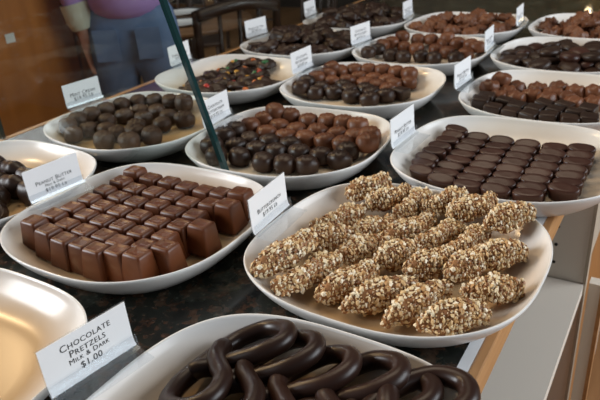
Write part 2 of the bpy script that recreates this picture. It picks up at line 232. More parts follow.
DATA = json.loads('''{"peanut":[[[-0.6485,0.401,0.012,"p"],[-0.6166,0.3942,0.0097,"p"],[-0.5842,0.3929,0.0091,"p"],[-0.5561,0.3949,0.0087,"p"],[-0.5281,0.3916,0.009,"p"],[-0.5008,0.3989,0.009,"p"],[-0.4727,0.3977,0.0106,"p"]],[[-0.648,0.4292,0.0093,"p"],[-0.6144,0.4224,0.0084,"p"],[-0.5815,0.4209,0.0084,"p"],[-0.5488,0.4222,0.0084,"p"],[-0.5208,0.4189,0.0084,"p"],[-0.4864,0.4231,0.0085,"p"],[-0.4552,0.425,0.0101,"p"]],[[-0.644,0.4571,0.0085,"p"],[-0.6116,0.4504,0.0083,"p"],[-0.5797,0.4491,0.0082,"p"],[-0.5481,0.4504,0.0082,"p"],[-0.5148,0.4464,0.0083,"p"],[-0.4805,0.4507,0.0084,"p"]],[[-0.6431,0.4853,0.0085,"p"],[-0.6124,0.4786,0.0083,"p"],[-0.5791,0.4773,0.0081,"p"],[-0.5477,0.4786,0.0081,"p"],[-0.5132,0.4746,0.0082,"p"],[-0.4818,0.4789,0.0084,"p"],[-0.4535,0.4832,0.0093,"p"]],[[-0.6451,0.5134,0.0085,"p"],[-0.6122,0.5068,0.0083,"p"],[-0.5795,0.5058,0.0082,"p"],[-0.5474,0.5104,0.0081,"p"],[-0.514,0.5028,0.0082,"p"],[-0.4825,0.508,0.0084,"p"]],[[-0.6423,0.5414,0.009,"p"],[-0.6108,0.5357,0.0084,"p"],[-0.5791,0.5385,0.0083,"p"],[-0.5468,0.5392,0.0083,"p"],[-0.5139,0.5326,0.0083,"p"],[-0.4828,0.5384,0.0085,"p"],[-0.4533,0.5412,0.0099,"p"]],[[-0.6444,0.5711,0.0115,"p"],[-0.612,0.5669,0.0087,"p"],[-0.5797,0.5701,0.0085,"p"],[-0.5471,0.5685,0.0085,"p"],[-0.5149,0.5664,0.0085,"p"],[-0.483,0.5666,0.0094,"p"],[-0.4549,0.5693,0.0135,"p"]]],"oval":[[[-0.2906,0.7625,0.0109,"o"],[-0.2579,0.7509,0.0093,"o"],[-0.2199,0.7478,0.0087,"o"],[-0.1838,0.7479,0.0087,"o"],[-0.1429,0.7503,0.009,"o"]],[[-0.2971,0.7861,0.0099,"o"],[-0.2587,0.7747,0.0085,"o"],[-0.2221,0.771,0.0084,"o"],[-0.1831,0.7734,0.0084,"o"],[-0.1434,0.7739,0.0084,"o"],[-0.1051,0.7779,0.0092,"o"]],[[-0.3006,0.8105,0.0097,"o"],[-0.2603,0.7999,0.0084,"o"],[-0.2215,0.7956,0.0083,"o"],[-0.181,0.7979,0.0082,"o"],[-0.1448,0.8001,0.0083,"o"],[-0.1059,0.8036,0.0085,"o"]],[[-0.2999,0.8367,0.0096,"o"],[-0.2582,0.8247,0.0083,"o"],[-0.2194,0.8204,0.0082,"o"],[-0.1828,0.8211,0.0081,"o"],[-0.1453,0.8229,0.0083,"o"],[-0.1066,0.828,0.0085,"o"]],[[-0.2985,0.8608,0.0095,"o"],[-0.2593,0.848,0.0084,"o"],[-0.2196,0.8454,0.0081,"o"],[-0.183,0.8464,0.0081,"o"],[-0.1436,0.8475,0.0083,"o"],[-0.1046,0.8514,0.0085,"o"]],[[-0.2963,0.8857,0.0097,"o"],[-0.2602,0.8736,0.0084,"o"],[-0.221,0.8702,0.0082,"o"],[-0.1839,0.8701,0.0082,"o"],[-0.1452,0.8739,0.0083,"o"],[-0.1069,0.8775,0.0085,"o"]],[[-0.2937,0.9105,0.0114,"o"],[-0.2593,0.8973,0.0084,"o"],[-0.2205,0.8952,0.0083,"o"],[-0.1836,0.8961,0.0083,"o"],[-0.1433,0.8983,0.0084,"o"],[-0.1074,0.9025,0.0093,"o"]],[[-0.2952,0.9243,0.0144,"o"],[-0.2585,0.923,0.0093,"o"],[-0.2211,0.9224,0.0085,"o"],[-0.1823,0.9214,0.0085,"o"],[-0.1447,0.9216,0.0087,"o"],[-0.1073,0.9223,0.0111,"o"]]],"truf":[[[-0.6306,0.7216,0.0174,"d"],[-0.6047,0.7019,0.0125,"d"],[-0.5759,0.7229,0.0085,"d"],[-0.528,0.7187,0.0084,"d"],[-0.4925,0.7255,0.0084,"d"]],[[-0.6054,0.7563,0.0089,"d"],[-0.5647,0.7573,0.0083,"d"],[-0.4593,0.7344,0.0084,"d"]],[[-0.64,0.7674,0.0174,"d"],[-0.5292,0.7616,0.0082,"d"],[-0.4948,0.7721,0.0082,"d"],[-0.455,0.7714,0.0084,"d"],[-0.4216,0.7681,0.0094,"d"]],[[-0.6396,0.7999,0.0161,"d"],[-0.5994,0.7882,0.0085,"d"],[-0.5636,0.7915,0.0083,"d"],[-0.5251,0.7939,0.0081,"d"],[-0.4259,0.8032,0.0093,"d"]],[[-0.6298,0.8309,0.0133,"m"],[-0.5921,0.8246,0.0085,"m"],[-0.5528,0.8222,0.0083,"m"],[-0.5178,0.8277,0.0083,"m"],[-0.4799,0.8285,0.0083,"m"],[-0.4474,0.8289,0.0085,"m"],[-0.4001,0.8229,0.0171,"m"]],[[-0.6204,0.862,0.016,"m"],[-0.6078,0.8779,0.0294,"m"],[-0.5882,0.858,0.0095,"m"],[-0.5491,0.8556,0.0085,"m"],[-0.5151,0.8628,0.0085,"m"],[-0.4744,0.8617,0.0086,"m"],[-0.441,0.8608,0.0099,"m"],[-0.4092,0.8541,0.0174,"m"]],[[-0.5837,0.8902,0.0173,"m"],[-0.5456,0.8879,0.0124,"m"],[-0.5122,0.8952,0.0138,"m"],[-0.4798,0.8974,0.0154,"m"],[-0.4477,0.8926,0.0174,"m"]]],"trufb":[[[-0.6621,1.0501,0.0174,"d"],[-0.631,1.0578,0.0091,"d"],[-0.5972,1.0731,0.0083,"d"],[-0.5524,1.064,0.0082,"d"],[-0.5086,1.0577,0.0083,"d"]],[[-0.6657,1.0861,0.0174,"d"],[-0.6339,1.0899,0.009,"d"],[-0.5721,1.095,0.0082,"d"],[-0.5196,1.0913,0.0082,"d"],[-0.488,1.0863,0.0083,"d"]],[[-0.6643,1.1244,0.0174,"m"],[-0.6341,1.1348,0.0094,"m"],[-0.5975,1.1168,0.0083,"d"],[-0.5446,1.1113,0.0081,"d"],[-0.5004,1.1267,0.0083,"m"],[-0.4678,1.1112,0.0084,"s"]],[[-0.657,1.1571,0.0174,"m"],[-0.6077,1.153,0.0085,"m"],[-0.562,1.1494,0.0083,"m"],[-0.5313,1.1404,0.0083,"m"],[-0.5048,1.1584,0.0084,"m"]],[[-0.6502,1.1712,0.0294,"m"],[-0.6402,1.1844,0.0174,"m"],[-0.5911,1.1804,0.0093,"m"],[-0.5592,1.1815,0.0089,"m"],[-0.5272,1.1813,0.0089,"m"],[-0.4787,1.1768,0.0096,"m"]],[[-0.614,1.2028,0.0174,"m"],[-0.5832,1.2114,0.0174,"m"],[-0.5513,1.2132,0.0174,"m"],[-0.5193,1.2124,0.0174,"m"],[-0.4877,1.2075,0.0174,"m"]]],"mint":[[[-0.9438,0.7006,0.0174,"d"],[-0.9134,0.6856,0.0119,"d"],[-0.8431,0.6913,0.0085,"r"],[-0.791,0.704,0.0084,"r"]],[[-0.9537,0.7332,0.0174,"d"],[-0.9143,0.7225,0.0089,"d"],[-0.8822,0.7335,0.0084,"d"],[-0.8486,0.7284,0.0083,"d"],[-0.8185,0.7443,0.0082,"r"],[-0.7766,0.7405,0.0084,"r"]],[[-0.9544,0.7672,0.0174,"d"],[-0.9194,0.7705,0.0088,"d"],[-0.8443,0.7731,0.0081,"d"]],[[-0.9484,0.8006,0.0159,"d"],[-0.9099,0.8084,0.0085,"d"],[-0.8612,0.8104,0.0083,"d"],[-0.8031,0.7965,0.0082,"d"]],[[-0.9424,0.8341,0.0174,"d"],[-0.8969,0.8398,0.0091,"d"],[-0.8651,0.8518,0.0089,"d"],[-0.8216,0.8336,0.0084,"d"],[-0.7787,0.831,0.0085,"r"]],[[-0.9228,0.8619,0.0174,"d"],[-0.8934,0.879,0.0174,"d"],[-0.8586,0.8852,0.0174,"d"],[-0.8227,0.8837,0.0172,"r"]]],"sq":[[[-0.3078,1.069,0.0174,"s"],[-0.2769,1.0608,0.0099,"s"],[-0.2449,1.0602,0.0085,"s"],[-0.2133,1.0552,0.0085,"s"],[-0.1814,1.0581,0.0084,"s"],[-0.1497,1.0543,0.0085,"s"],[-0.1211,1.0687,0.0088,"s"]],[[-0.2429,1.0947,0.0084,"s"],[-0.2116,1.0882,0.0083,"s"],[-0.1797,1.0908,0.0083,"s"],[-0.1477,1.0902,0.0083,"s"]],[[-0.3014,1.1131,0.0116,"s"],[-0.2694,1.1127,0.0085,"s"],[-0.2043,1.1195,0.0081,"s"],[-0.1705,1.1214,0.0082,"s"],[-0.1305,1.1172,0.0084,"s"]],[[-0.2907,1.1433,0.0097,"m"],[-0.2595,1.1504,0.0084,"m"],[-0.207,1.1626,0.0082,"m"],[-0.1598,1.1516,0.0082,"m"],[-0.1295,1.1618,0.0084,"m"]],[[-0.3128,1.1664,0.0174,"m"],[-0.2808,1.1757,0.0093,"m"],[-0.2372,1.1733,0.0084,"m"],[-0.1787,1.1774,0.0083,"m"]],[[-0.3005,1.1947,0.0275,"m"],[-0.2719,1.2064,0.0101,"m"],[-0.2352,1.214,0.0092,"m"],[-0.2045,1.1963,0.0084,"m"]],[[-0.2012,1.2281,0.0101,"m"],[-0.169,1.2178,0.0093,"m"],[-0.1373,1.2215,0.0105,"m"]]],"darkmid":[[[-0.6565,1.3516,0.0172,"d"]],[[-0.649,1.3998,0.0132,"d"],[-0.6106,1.3855,0.0084,"d"],[-0.5768,1.3815,0.0083,"d"],[-0.5357,1.3952,0.0081,"d"],[-0.5024,1.3884,0.0082,"d"],[-0.4557,1.4015,0.0085,"d"]],[[-0.6531,1.4336,0.0174,"m"],[-0.4926,1.4442,0.0084,"m"],[-0.4448,1.4362,0.0093,"m"]],[[-0.6422,1.4658,0.0174,"m"],[-0.6083,1.4634,0.0094,"m"],[-0.5743,1.4611,0.0085,"m"],[-0.5257,1.4627,0.0084,"m"],[-0.4242,1.4632,0.0174,"m"]],[[-0.6233,1.4898,0.0294,"m"],[-0.5895,1.5071,0.0174,"m"],[-0.5557,1.511,0.0174,"m"],[-0.5209,1.5044,0.0152,"m"],[-0.5117,1.5057,0.0284,"m"],[-0.4869,1.5034,0.0174,"m"],[-0.448,1.4875,0.0174,"m"]]],"mm":[[[-0.8806,0.9649,0.0177,"c"],[-0.8383,0.9571,0.0217,"c"],[-0.8033,0.9821,0.0115,"c"]],[[-0.9117,1.001,0.0093,"c"],[-0.8819,1.0132,0.0203,"c"],[-0.8691,1.0063,0.0085,"c"],[-0.8295,0.9967,0.0203,"c"],[-0.8056,1.0251,0.0084,"c"],[-0.7664,1.0043,0.0122,"c"]],[[-0.9179,1.0367,0.0203,"c"],[-0.8925,1.0424,0.0083,"c"],[-0.8457,1.0365,0.0203,"c"],[-0.8451,1.042,0.0083,"c"],[-0.8031,1.0307,0.0203,"c"],[-0.7439,1.0409,0.0144,"c"]],[[-0.9122,1.0824,0.0203,"c"],[-0.8672,1.0738,0.0203,"c"],[-0.8019,1.0737,0.0203,"c"],[-0.7819,1.061,0.0085,"c"],[-0.759,1.0706,0.0203,"c"],[-0.7452,1.0858,0.0123,"c"]],[[-0.9271,1.0967,0.0084,"c"],[-0.8912,1.1204,0.0083,"c"],[-0.8908,1.1197,0.0203,"c"],[-0.8484,1.1125,0.0203,"c"],[-0.8056,1.1165,0.0203,"c"],[-0.7939,1.1023,0.0084,"c"]],[[-0.926,1.1456,0.0089,"c"],[-0.8488,1.1275,0.0083,"c"]],[[-0.9229,1.1885,0.0165,"c"],[-0.8783,1.1614,0.0085,"c"],[-0.8239,1.1625,0.0089,"c"]],[[-0.8829,1.2041,0.0217,"c"],[-0.8399,1.2024,0.0217,"c"]]],"bark":[[[-0.9271,1.2913,0.0159,"k"],[-0.8912,1.2716,0.0217,"k"],[-0.8515,1.2843,0.0273,"k"],[-0.8258,1.2817,0.0138,"k"],[-0.7968,1.2891,0.0273,"k"],[-0.774,1.2815,0.0217,"k"]],[[-0.9581,1.3182,0.0161,"k"],[-0.9056,1.3167,0.0273,"k"],[-0.9004,1.3224,0.0085,"k"],[-0.8651,1.3229,0.0273,"k"],[-0.8645,1.3027,0.0093,"k"],[-0.8304,1.3254,0.0084,"k"],[-0.8242,1.3196,0.0273,"k"],[-0.7898,1.3193,0.009,"k"],[-0.7671,1.3175,0.0273,"k"],[-0.749,1.3229,0.0146,"k"]],[[-0.8988,1.3494,0.0463,"k"],[-0.867,1.3639,0.0273,"k"],[-0.8636,1.3495,0.0083,"k"],[-0.8575,1.3454,0.0463,"k"],[-0.827,1.373,0.0273,"k"],[-0.8057,1.3551,0.0463,"k"],[-0.7946,1.348,0.0273,"k"],[-0.7734,1.3568,0.0085,"k"],[-0.7557,1.3611,0.0273,"k"],[-0.7261,1.3569,0.0217,"k"]],[[-0.9396,1.3977,0.0273,"k"],[-0.9194,1.3881,0.0084,"k"],[-0.9189,1.3895,0.0463,"k"],[-0.8966,1.3923,0.0273,"k"],[-0.8803,1.4003,0.0082,"k"],[-0.8782,1.3849,0.0463,"k"],[-0.8424,1.3846,0.0081,"k"],[-0.8374,1.3811,0.0463,"k"],[-0.8014,1.3867,0.0083,"k"],[-0.7885,1.3887,0.0273,"k"],[-0.784,1.3939,0.0463,"k"],[-0.7391,1.3958,0.0131,"k"]],[[-0.9016,1.4269,0.0463,"k"],[-0.8632,1.4162,0.0273,"k"],[-0.8589,1.4211,0.0463,"k"],[-0.8332,1.4248,0.0082,"k"],[-0.8223,1.4138,0.0273,"k"],[-0.8178,1.4171,0.0463,"k"],[-0.774,1.4172,0.0085,"k"],[-0.731,1.436,0.0183,"k"]],[[-0.968,1.4655,0.0217,"k"],[-0.9278,1.4579,0.0092,"k"],[-0.9256,1.4666,0.0273,"k"],[-0.8869,1.4531,0.0273,"k"],[-0.8824,1.4443,0.0084,"k"],[-0.8755,1.4586,0.0463,"k"],[-0.8472,1.4738,0.0273,"k"],[-0.8348,1.4545,0.0463,"k"],[-0.8168,1.4624,0.0085,"k"],[-0.7987,1.4473,0.0273,"k"],[-0.7543,1.4698,0.0148,"k"]],[[-0.8626,1.4801,0.0092,"k"],[-0.8024,1.5007,0.016,"k"],[-0.7693,1.4759,0.0273,"k"]]],"bark2":[[[-0.9433,1.6164,0.0148,"k"],[-0.9153,1.5864,0.0217,"k"],[-0.8818,1.603,0.0283,"k"],[-0.8753,1.5954,0.0127,"k"],[-0.8383,1.613,0.0092,"k"],[-0.8352,1.5946,0.0283,"k"],[-0.8008,1.5963,0.0137,"k"],[-0.7973,1.6102,0.0283,"k"]],[[-0.906,1.6361,0.0283,"k"],[-0.8564,1.6498,0.0083,"k"],[-0.8525,1.6318,0.0283,"k"],[-0.8411,1.6355,0.0483,"k"],[-0.8078,1.6498,0.0283,"k"],[-0.8052,1.6439,0.0084,"k"],[-0.7513,1.6218,0.0157,"k"]],[[-0.9549,1.6834,0.0105,"k"],[-0.9265,1.6538,0.0085,"k"],[-0.9245,1.6727,0.0283,"k"],[-0.9148,1.6626,0.0483,"k"],[-0.8962,1.6815,0.0083,"k"],[-0.8834,1.6761,0.0283,"k"],[-0.8737,1.6603,0.0483,"k"],[-0.8426,1.6715,0.0283,"k"],[-0.8159,1.6835,0.0082,"k"],[-0.8115,1.6638,0.0483,"k"],[-0.7703,1.6665,0.0283,"k"],[-0.7602,1.6779,0.0091,"k"],[-0.7258,1.6539,0.0217,"k"]],[[-0.9305,1.7163,0.0085,"k"],[-0.923,1.7137,0.0283,"k"],[-0.8923,1.6969,0.0483,"k"],[-0.8563,1.6908,0.0081,"k"],[-0.8469,1.7123,0.0283,"k"],[-0.844,1.6886,0.0483,"k"],[-0.8064,1.6944,0.0283,"k"],[-0.792,1.6999,0.0483,"k"],[-0.7219,1.6947,0.0217,"k"]],[[-0.9545,1.7399,0.0283,"k"],[-0.8847,1.7283,0.0283,"k"],[-0.8655,1.7279,0.0483,"k"],[-0.8377,1.7273,0.0082,"k"],[-0.8246,1.7248,0.0483,"k"],[-0.8187,1.742,0.0283,"k"],[-0.8057,1.7529,0.0084,"k"],[-0.7875,1.7422,0.0483,"k"],[-0.7733,1.7277,0.0085,"k"],[-0.7328,1.7342,0.0158,"k"]],[[-0.9159,1.7548,0.0283,"k"],[-0.8882,1.762,0.0483,"k"],[-0.8653,1.7577,0.0084,"k"],[-0.8549,1.7648,0.0283,"k"],[-0.8333,1.7649,0.0483,"k"],[-0.832,1.7843,0.0087,"k"],[-0.8105,1.7822,0.0283,"k"],[-0.7611,1.7761,0.0118,"k"]],[[-0.8898,1.7864,0.0283,"k"],[-0.8794,1.7961,0.0098,"k"],[-0.7775,1.8137,0.0217,"k"]],[[-0.9146,1.8172,0.0217,"k"],[-0.8179,1.8228,0.0213,"k"]]],"darkr":[[[-0.2579,1.3035,0.0217,"k"],[-0.1931,1.3327,0.0093,"k"]],[[-0.3326,1.3432,0.0217,"k"],[-0.282,1.3595,0.0233,"k"],[-0.2727,1.3407,0.0094,"k"],[-0.2329,1.3367,0.0091,"k"],[-0.2049,1.3484,0.0233,"k"],[-0.1534,1.3372,0.01,"k"]],[[-0.3388,1.3828,0.0161,"k"],[-0.3129,1.3848,0.0233,"k"],[-0.3014,1.3686,0.0091,"b"],[-0.2515,1.3854,0.0233,"k"],[-0.2468,1.3746,0.0083,"k"],[-0.2093,1.371,0.0383,"b"],[-0.1797,1.3795,0.0233,"b"],[-0.1721,1.3949,0.0083,"k"],[-0.1689,1.3815,0.0383,"k"],[-0.141,1.3694,0.0233,"k"],[-0.1329,1.3829,0.0091,"k"]],[[-0.3494,1.4213,0.0217,"k"],[-0.3157,1.4247,0.0233,"b"],[-0.3009,1.4086,0.0085,"k"],[-0.2766,1.4165,0.0233,"k"],[-0.2548,1.4005,0.0383,"k"],[-0.2151,1.402,0.0233,"b"],[-0.2124,1.4017,0.0082,"k"],[-0.1976,1.4093,0.0383,"b"],[-0.1511,1.4298,0.0084,"k"],[-0.1223,1.4048,0.0233,"b"],[-0.1114,1.4252,0.0116,"k"]],[[-0.3172,1.4451,0.0097,"k"],[-0.2717,1.4363,0.0083,"b"],[-0.2214,1.4415,0.0383,"k"],[-0.1921,1.4348,0.0233,"b"],[-0.1907,1.4353,0.0082,"b"],[-0.1754,1.4426,0.0383,"k"],[-0.1523,1.4314,0.0233,"k"]],[[-0.3247,1.4844,0.0136,"k"],[-0.2856,1.4741,0.0085,"k"],[-0.2555,1.4825,0.0233,"k"],[-0.2456,1.4718,0.0083,"k"],[-0.2056,1.4724,0.0083,"b"],[-0.1987,1.4958,0.0233,"k"],[-0.166,1.4728,0.0233,"k"]],[[-0.3057,1.5196,0.0165,"b"],[-0.2728,1.5205,0.0233,"k"],[-0.2637,1.5075,0.0091,"k"],[-0.233,1.5163,0.0233,"k"],[-0.1807,1.5037,0.0089,"k"]],[[-0.2529,1.5461,0.0217,"k"],[-0.1874,1.5431,0.0217,"k"]]],"milkc":[[[-0.6187,1.6079,0.0136,"c"],[-0.5378,1.612,0.0263,"c"],[-0.4854,1.6013,0.0263,"c"],[-0.4691,1.5972,0.0113,"c"],[-0.4154,1.6158,0.0217,"c"]],[[-0.6546,1.6454,0.0209,"c"],[-0.6129,1.6478,0.0089,"c"],[-0.5788,1.6498,0.0263,"c"],[-0.5758,1.6329,0.0084,"c"],[-0.5265,1.6317,0.0084,"c"],[-0.5122,1.6537,0.0263,"c"],[-0.5052,1.6585,0.0443,"c"],[-0.4747,1.6398,0.0263,"c"],[-0.4676,1.6372,0.0085,"c"],[-0.4388,1.6576,0.0263,"c"],[-0.4304,1.6529,0.01,"c"]],[[-0.6146,1.6684,0.0263,"c"],[-0.5771,1.6871,0.0443,"c"],[-0.5679,1.6883,0.0263,"c"],[-0.5578,1.6686,0.0082,"c"],[-0.5374,1.6823,0.0443,"c"],[-0.528,1.6905,0.0263,"c"],[-0.5179,1.6708,0.0082,"c"],[-0.4867,1.6958,0.0083,"c"],[-0.4764,1.6811,0.0263,"c"],[-0.4715,1.6805,0.0443,"c"],[-0.4472,1.6891,0.0085,"c"]],[[-0.6079,1.7078,0.0263,"c"],[-0.5769,1.7037,0.0083,"c"],[-0.5734,1.7279,0.0263,"c"],[-0.5239,1.7105,0.0081,"c"],[-0.5038,1.704,0.0443,"c"],[-0.501,1.72,0.0263,"c"],[-0.4374,1.729,0.0093,"c"]],[[-0.647,1.7498,0.0189,"c"],[-0.5983,1.7592,0.0263,"c"],[-0.5362,1.7486,0.0084,"c"],[-0.5354,1.7405,0.0263,"c"],[-0.5096,1.7436,0.0443,"c"],[-0.496,1.7392,0.0083,"c"],[-0.463,1.7619,0.009,"c"]],[[-0.6299,1.786,0.0217,"c"],[-0.5907,1.7784,0.0098,"c"],[-0.5362,1.7805,0.0263,"c"],[-0.508,1.7773,0.009,"c"],[-0.4482,1.799,0.0217,"c"],[-0.4209,1.7696,0.0183,"c"]],[[-0.561,1.8053,0.0156,"c"],[-0.4864,1.811,0.0217,"c"]]],"milkr":[[[-0.3088,1.6227,0.0212,"c"],[-0.2314,1.5977,0.0217,"c"]],[[-0.2153,1.6343,0.0089,"c"],[-0.1756,1.6398,0.0086,"c"],[-0.1724,1.6297,0.0263,"c"],[-0.1339,1.6404,0.0263,"c"]],[[-0.2584,1.6843,0.0083,"c"],[-0.2551,1.6785,0.0263,"c"],[-0.2171,1.6875,0.0443,"c"],[-0.1893,1.6739,0.0263,"c"],[-0.1527,1.6726,0.0084,"c"],[-0.139,1.6801,0.0263,"c"],[-0.1037,1.6675,0.0142,"c"]],[[-0.2987,1.7238,0.0086,"c"],[-0.2677,1.7232,0.0263,"c"],[-0.2485,1.7122,0.0443,"c"],[-0.2409,1.7203,0.0082,"c"],[-0.2079,1.7093,0.0263,"c"],[-0.204,1.7043,0.0081,"c"],[-0.1679,1.7077,0.0263,"c"],[-0.1648,1.7106,0.0443,"c"],[-0.1645,1.7108,0.0083,"c"],[-0.125,1.7014,0.0089,"c"],[-0.0876,1.7191,0.0188,"c"]],[[-0.3372,1.7344,0.0184,"c"],[-0.2672,1.7505,0.0084,"c"],[-0.2492,1.7522,0.0443,"c"],[-0.232,1.7412,0.0263,"c"],[-0.2087,1.744,0.0082,"c"],[-0.1915,1.7488,0.0263,"c"],[-0.1769,1.7488,0.0443,"c"],[-0.1587,1.7504,0.0084,"c"],[-0.1502,1.7436,0.0263,"c"],[-0.0852,1.7591,0.0217,"c"]],[[-0.3351,1.7743,0.0217,"c"],[-0.2953,1.7789,0.0094,"c"],[-0.2674,1.7658,0.0263,"c"],[-0.228,1.781,0.0263,"c"],[-0.2276,1.7817,0.0084,"c"],[-0.2123,1.7674,0.0443,"c"],[-0.1889,1.7894,0.0263,"c"],[-0.1878,1.7781,0.0084,"c"],[-0.1493,1.7836,0.0263,"c"],[-0.1192,1.7802,0.0106,"c"]],[[-0.2442,1.8181,0.0103,"c"],[-0.2431,1.8181,0.0263,"c"],[-0.2037,1.8172,0.0101,"c"],[-0.1601,1.8069,0.0098,"c"],[-0.1223,1.82,0.0217,"c"]]],"left":[[[-0.945,0.375,0.0136,"w"],[-0.891,0.371,0.0096,"w"],[-0.837,0.367,0.0096,"w"],[-0.783,0.363,0.0126,"w"]],[[-0.941,0.408,0.0091,"w"],[-0.887,0.404,0.0084,"w"],[-0.833,0.4,0.0084,"w"],[-0.779,0.396,0.0088,"w"],[-0.725,0.392,0.0252,"w"]],[[-0.937,0.441,0.0085,"w"],[-0.883,0.437,0.0082,"w"],[-0.829,0.433,0.0082,"w"],[-0.775,0.429,0.0085,"w"]],[[-0.933,0.474,0.0084,"w"],[-0.879,0.47,0.0081,"w"],[-0.825,0.466,0.0082,"w"]],[[-0.929,0.507,0.0084,"w"],[-0.875,0.503,0.0082,"w"],[-0.821,0.499,0.0082,"w"],[-0.767,0.495,0.0085,"w"]],[[-0.925,0.54,0.0088,"w"],[-0.871,0.536,0.0084,"w"],[-0.817,0.532,0.0084,"w"]]],"butter":[[[-0.2605,0.4817,0.0818,66],[-0.2198,0.47,0.0883,65],[-0.1823,0.4772,0.0926,67],[-0.1413,0.4606,0.0745,52]],[[-0.3345,0.4737,0.094,76],[-0.3244,0.547,0.0737,63],[-0.3002,0.4711,0.094,71],[-0.2762,0.5402,0.064,67],[-0.2347,0.5459,0.0658,68],[-0.1963,0.5468,0.0651,63],[-0.1596,0.5604,0.0649,66],[-0.1227,0.5183,0.064,44]],[[-0.3332,0.5985,0.0811,61],[-0.2852,0.5958,0.064,64],[-0.246,0.6077,0.0801,65],[-0.2084,0.6127,0.0707,69],[-0.1737,0.6129,0.064,71],[-0.1297,0.5891,0.064,54]],[[-0.3205,0.6605,0.064,57],[-0.2896,0.6563,0.064,60],[-0.2579,0.6556,0.064,69],[-0.2219,0.6667,0.064,54],[-0.1857,0.6644,0.064,50],[-0.1358,0.6447,0.064,48]]]}''')
# ------------------------------------------------------------------ setting
bm = bmesh.new(); box(bm, -7, 2.2, -1.6, 7, -.05, 0); struct('floor', bm, M['floor'])
bm = bmesh.new(); box(bm, -7, 2.2, 7, 7.1, 0, 3); struct('wall_back', bm, M['wall'])
bm = bmesh.new(); box(bm, -7.1, -7, -1.6, 7, 0, 3); struct('wall_left', bm, M['wall'])
for i, (x, w) in enumerate(((-5.75, .16), (-5.35, .30), (-4.9, .12))):
    bm = bmesh.new(); box(bm, x-w/2, x+w/2, 6.96, 7, 0, 2.4); struct('trim_%d' % (i+1), bm, M['panel'])

# counter top: granite slab with white strip and oak edging
ct = thing('display_countertop', 'dark speckled granite countertop with white strip and oak edge under the platters', 'countertop', (0, 0, ZC))
obj('granite_slab', boxm(-1.085, -.128, -.35, 2.42, -.03, 0), M['granite'], ct, smooth=False)
obj('edge_strip', boxm(-.128, -.118, -.35, 2.42, -.03, .0015), M['white_strip'], ct, smooth=False)['label'] = 'thin white strip'
obj('wood_edging', boxm(-.118, -.107, -.35, 2.42, -.03, .001, bev=.002), M['oak'], ct, smooth=False)['label'] = 'orange oak edging'
obj('front_edging', boxm(-1.10, -1.085, -.35, 2.42, -.03, .001, bev=.002), M['oak'], ct, smooth=False)
# cabinet below
cb = thing('counter_cabinet', 'open white cabinet with pin-holed side panel and shelf below the granite counter', 'cabinet', (0, 0, 0))
obj('front_panel', boxm(-1.08, -1.06, -.33, 2.40, 0, ZC-.031), M['cherry'], cb, smooth=False)
pn = obj('side_panel', boxm(-1.058, -.082, .93, .95, .10, ZC-.031), M['laminate'], cb, smooth=False)
obj('edge_band', boxm(-.082, -.077, .929, .951, .10, ZC-.031), M['beige'], pn, smooth=False)
for z in (-.075, -.107, -.139, -.171):
    b = bmesh.new(); bmesh.ops.create_cone(b, cap_ends=True, segments=12, radius1=.0026, radius2=.0026, depth=.001)
    bmesh.ops.rotate(b, matrix=Matrix.Rotation(PI/2, 3, 'X'), verts=b.verts); obj('pin_hole', b, M['hole'], pn, (-.128, .9296, ZC+z))
obj('side_panel', boxm(-1.058, -.082, 1.60, 1.62, .10, ZC-.031), M['laminate'], cb, smooth=False)
obj('side_panel', boxm(-1.058, -.082, -.33, -.31, .10, ZC-.031), M['laminate'], cb, smooth=False)
obj('shelf', boxm(-1.058, -.080, -.308, .928, ZC-.22, ZC-.20), M['laminate'], cb, smooth=False)
obj('bottom_panel', boxm(-1.058, -.09, -.31, 2.40, .08, .10), M['cherry2'], cb, smooth=False)
obj('plinth', boxm(-1.058, -.14, -.31, 2.40, 0, .08), M['cherry2'], cb, smooth=False)
dr = obj('drawer', boxm(-.50, -.085, .956, 1.595, ZC-.21, ZC-.04), M['beige'], cb, smooth=False)
obj('door', boxm(-.104, -.086, .956, 1.595, .11, ZC-.22), M['cherry2'], cb, smooth=False)
fl = obj('filler_panel', boxm(-.074, -.056, .952, .972, .12, ZC-.21), M['laminate'], cb, smooth=False)
obj('edge_band', boxm(-.056, -.050, .951, .973, .12, ZC-.21), M['oak'], fl, smooth=False)

# glass divider across the counter and glass along the far edge
gd = thing('glass_divider', 'upright tinted glass panel with slanting dark green edge standing on the counter', 'glass panel', (0, .648, ZC))
def slab(bm, P, y0, y1):
    a = [bm.verts.new((x, y0, z)) for x, z in P]; b = [bm.verts.new((x, y1, z)) for x, z in P]
    bm.faces.new(a); bm.faces.new(b[::-1])
    for i in range(len(P)): j = (i+1) % len(P); bm.faces.new((a[i], b[i], b[j], a[j]))
    bmesh.ops.recalc_face_normals(bm, faces=bm.faces)
e0 = (-.529, .0006); e1 = (-.529-.0295*14, .0) 
k = (-.609+.538)/(.27-.029)
def ex(z): return -.538 + k*(z-.029)
bm = bmesh.new(); slab(bm, [(-1.088, .0005), (ex(0)-.008, .0005), (ex(.42)-.008, .42), (-1.088, .42)], -.0035, .0035); obj('pane', bm, M['pane'], gd, smooth=False)
bm = bmesh.new(); slab(bm, [(ex(0)-.0078, .0005), (ex(0), .0005), (ex(.42), .42), (ex(.42)-.0078, .42)], -.0037, .0037); obj('polished_edge', bm, M['glassedge'], gd, smooth=False)['label'] = 'dark green polished edge'
fg = thing('front_glass', 'clear glass pane running along the far counter edge behind the mint sign', 'glass panel', (-1.093, 0, ZC))
obj('pane', boxm(-.003, .003, .668, 2.38, .0015, .42), M['frontglass'], fg, smooth=False)
obj('corner_edge', boxm(-.004, .004, .660, .668, .0015, .42), M['glassedge'], fg, smooth=False)

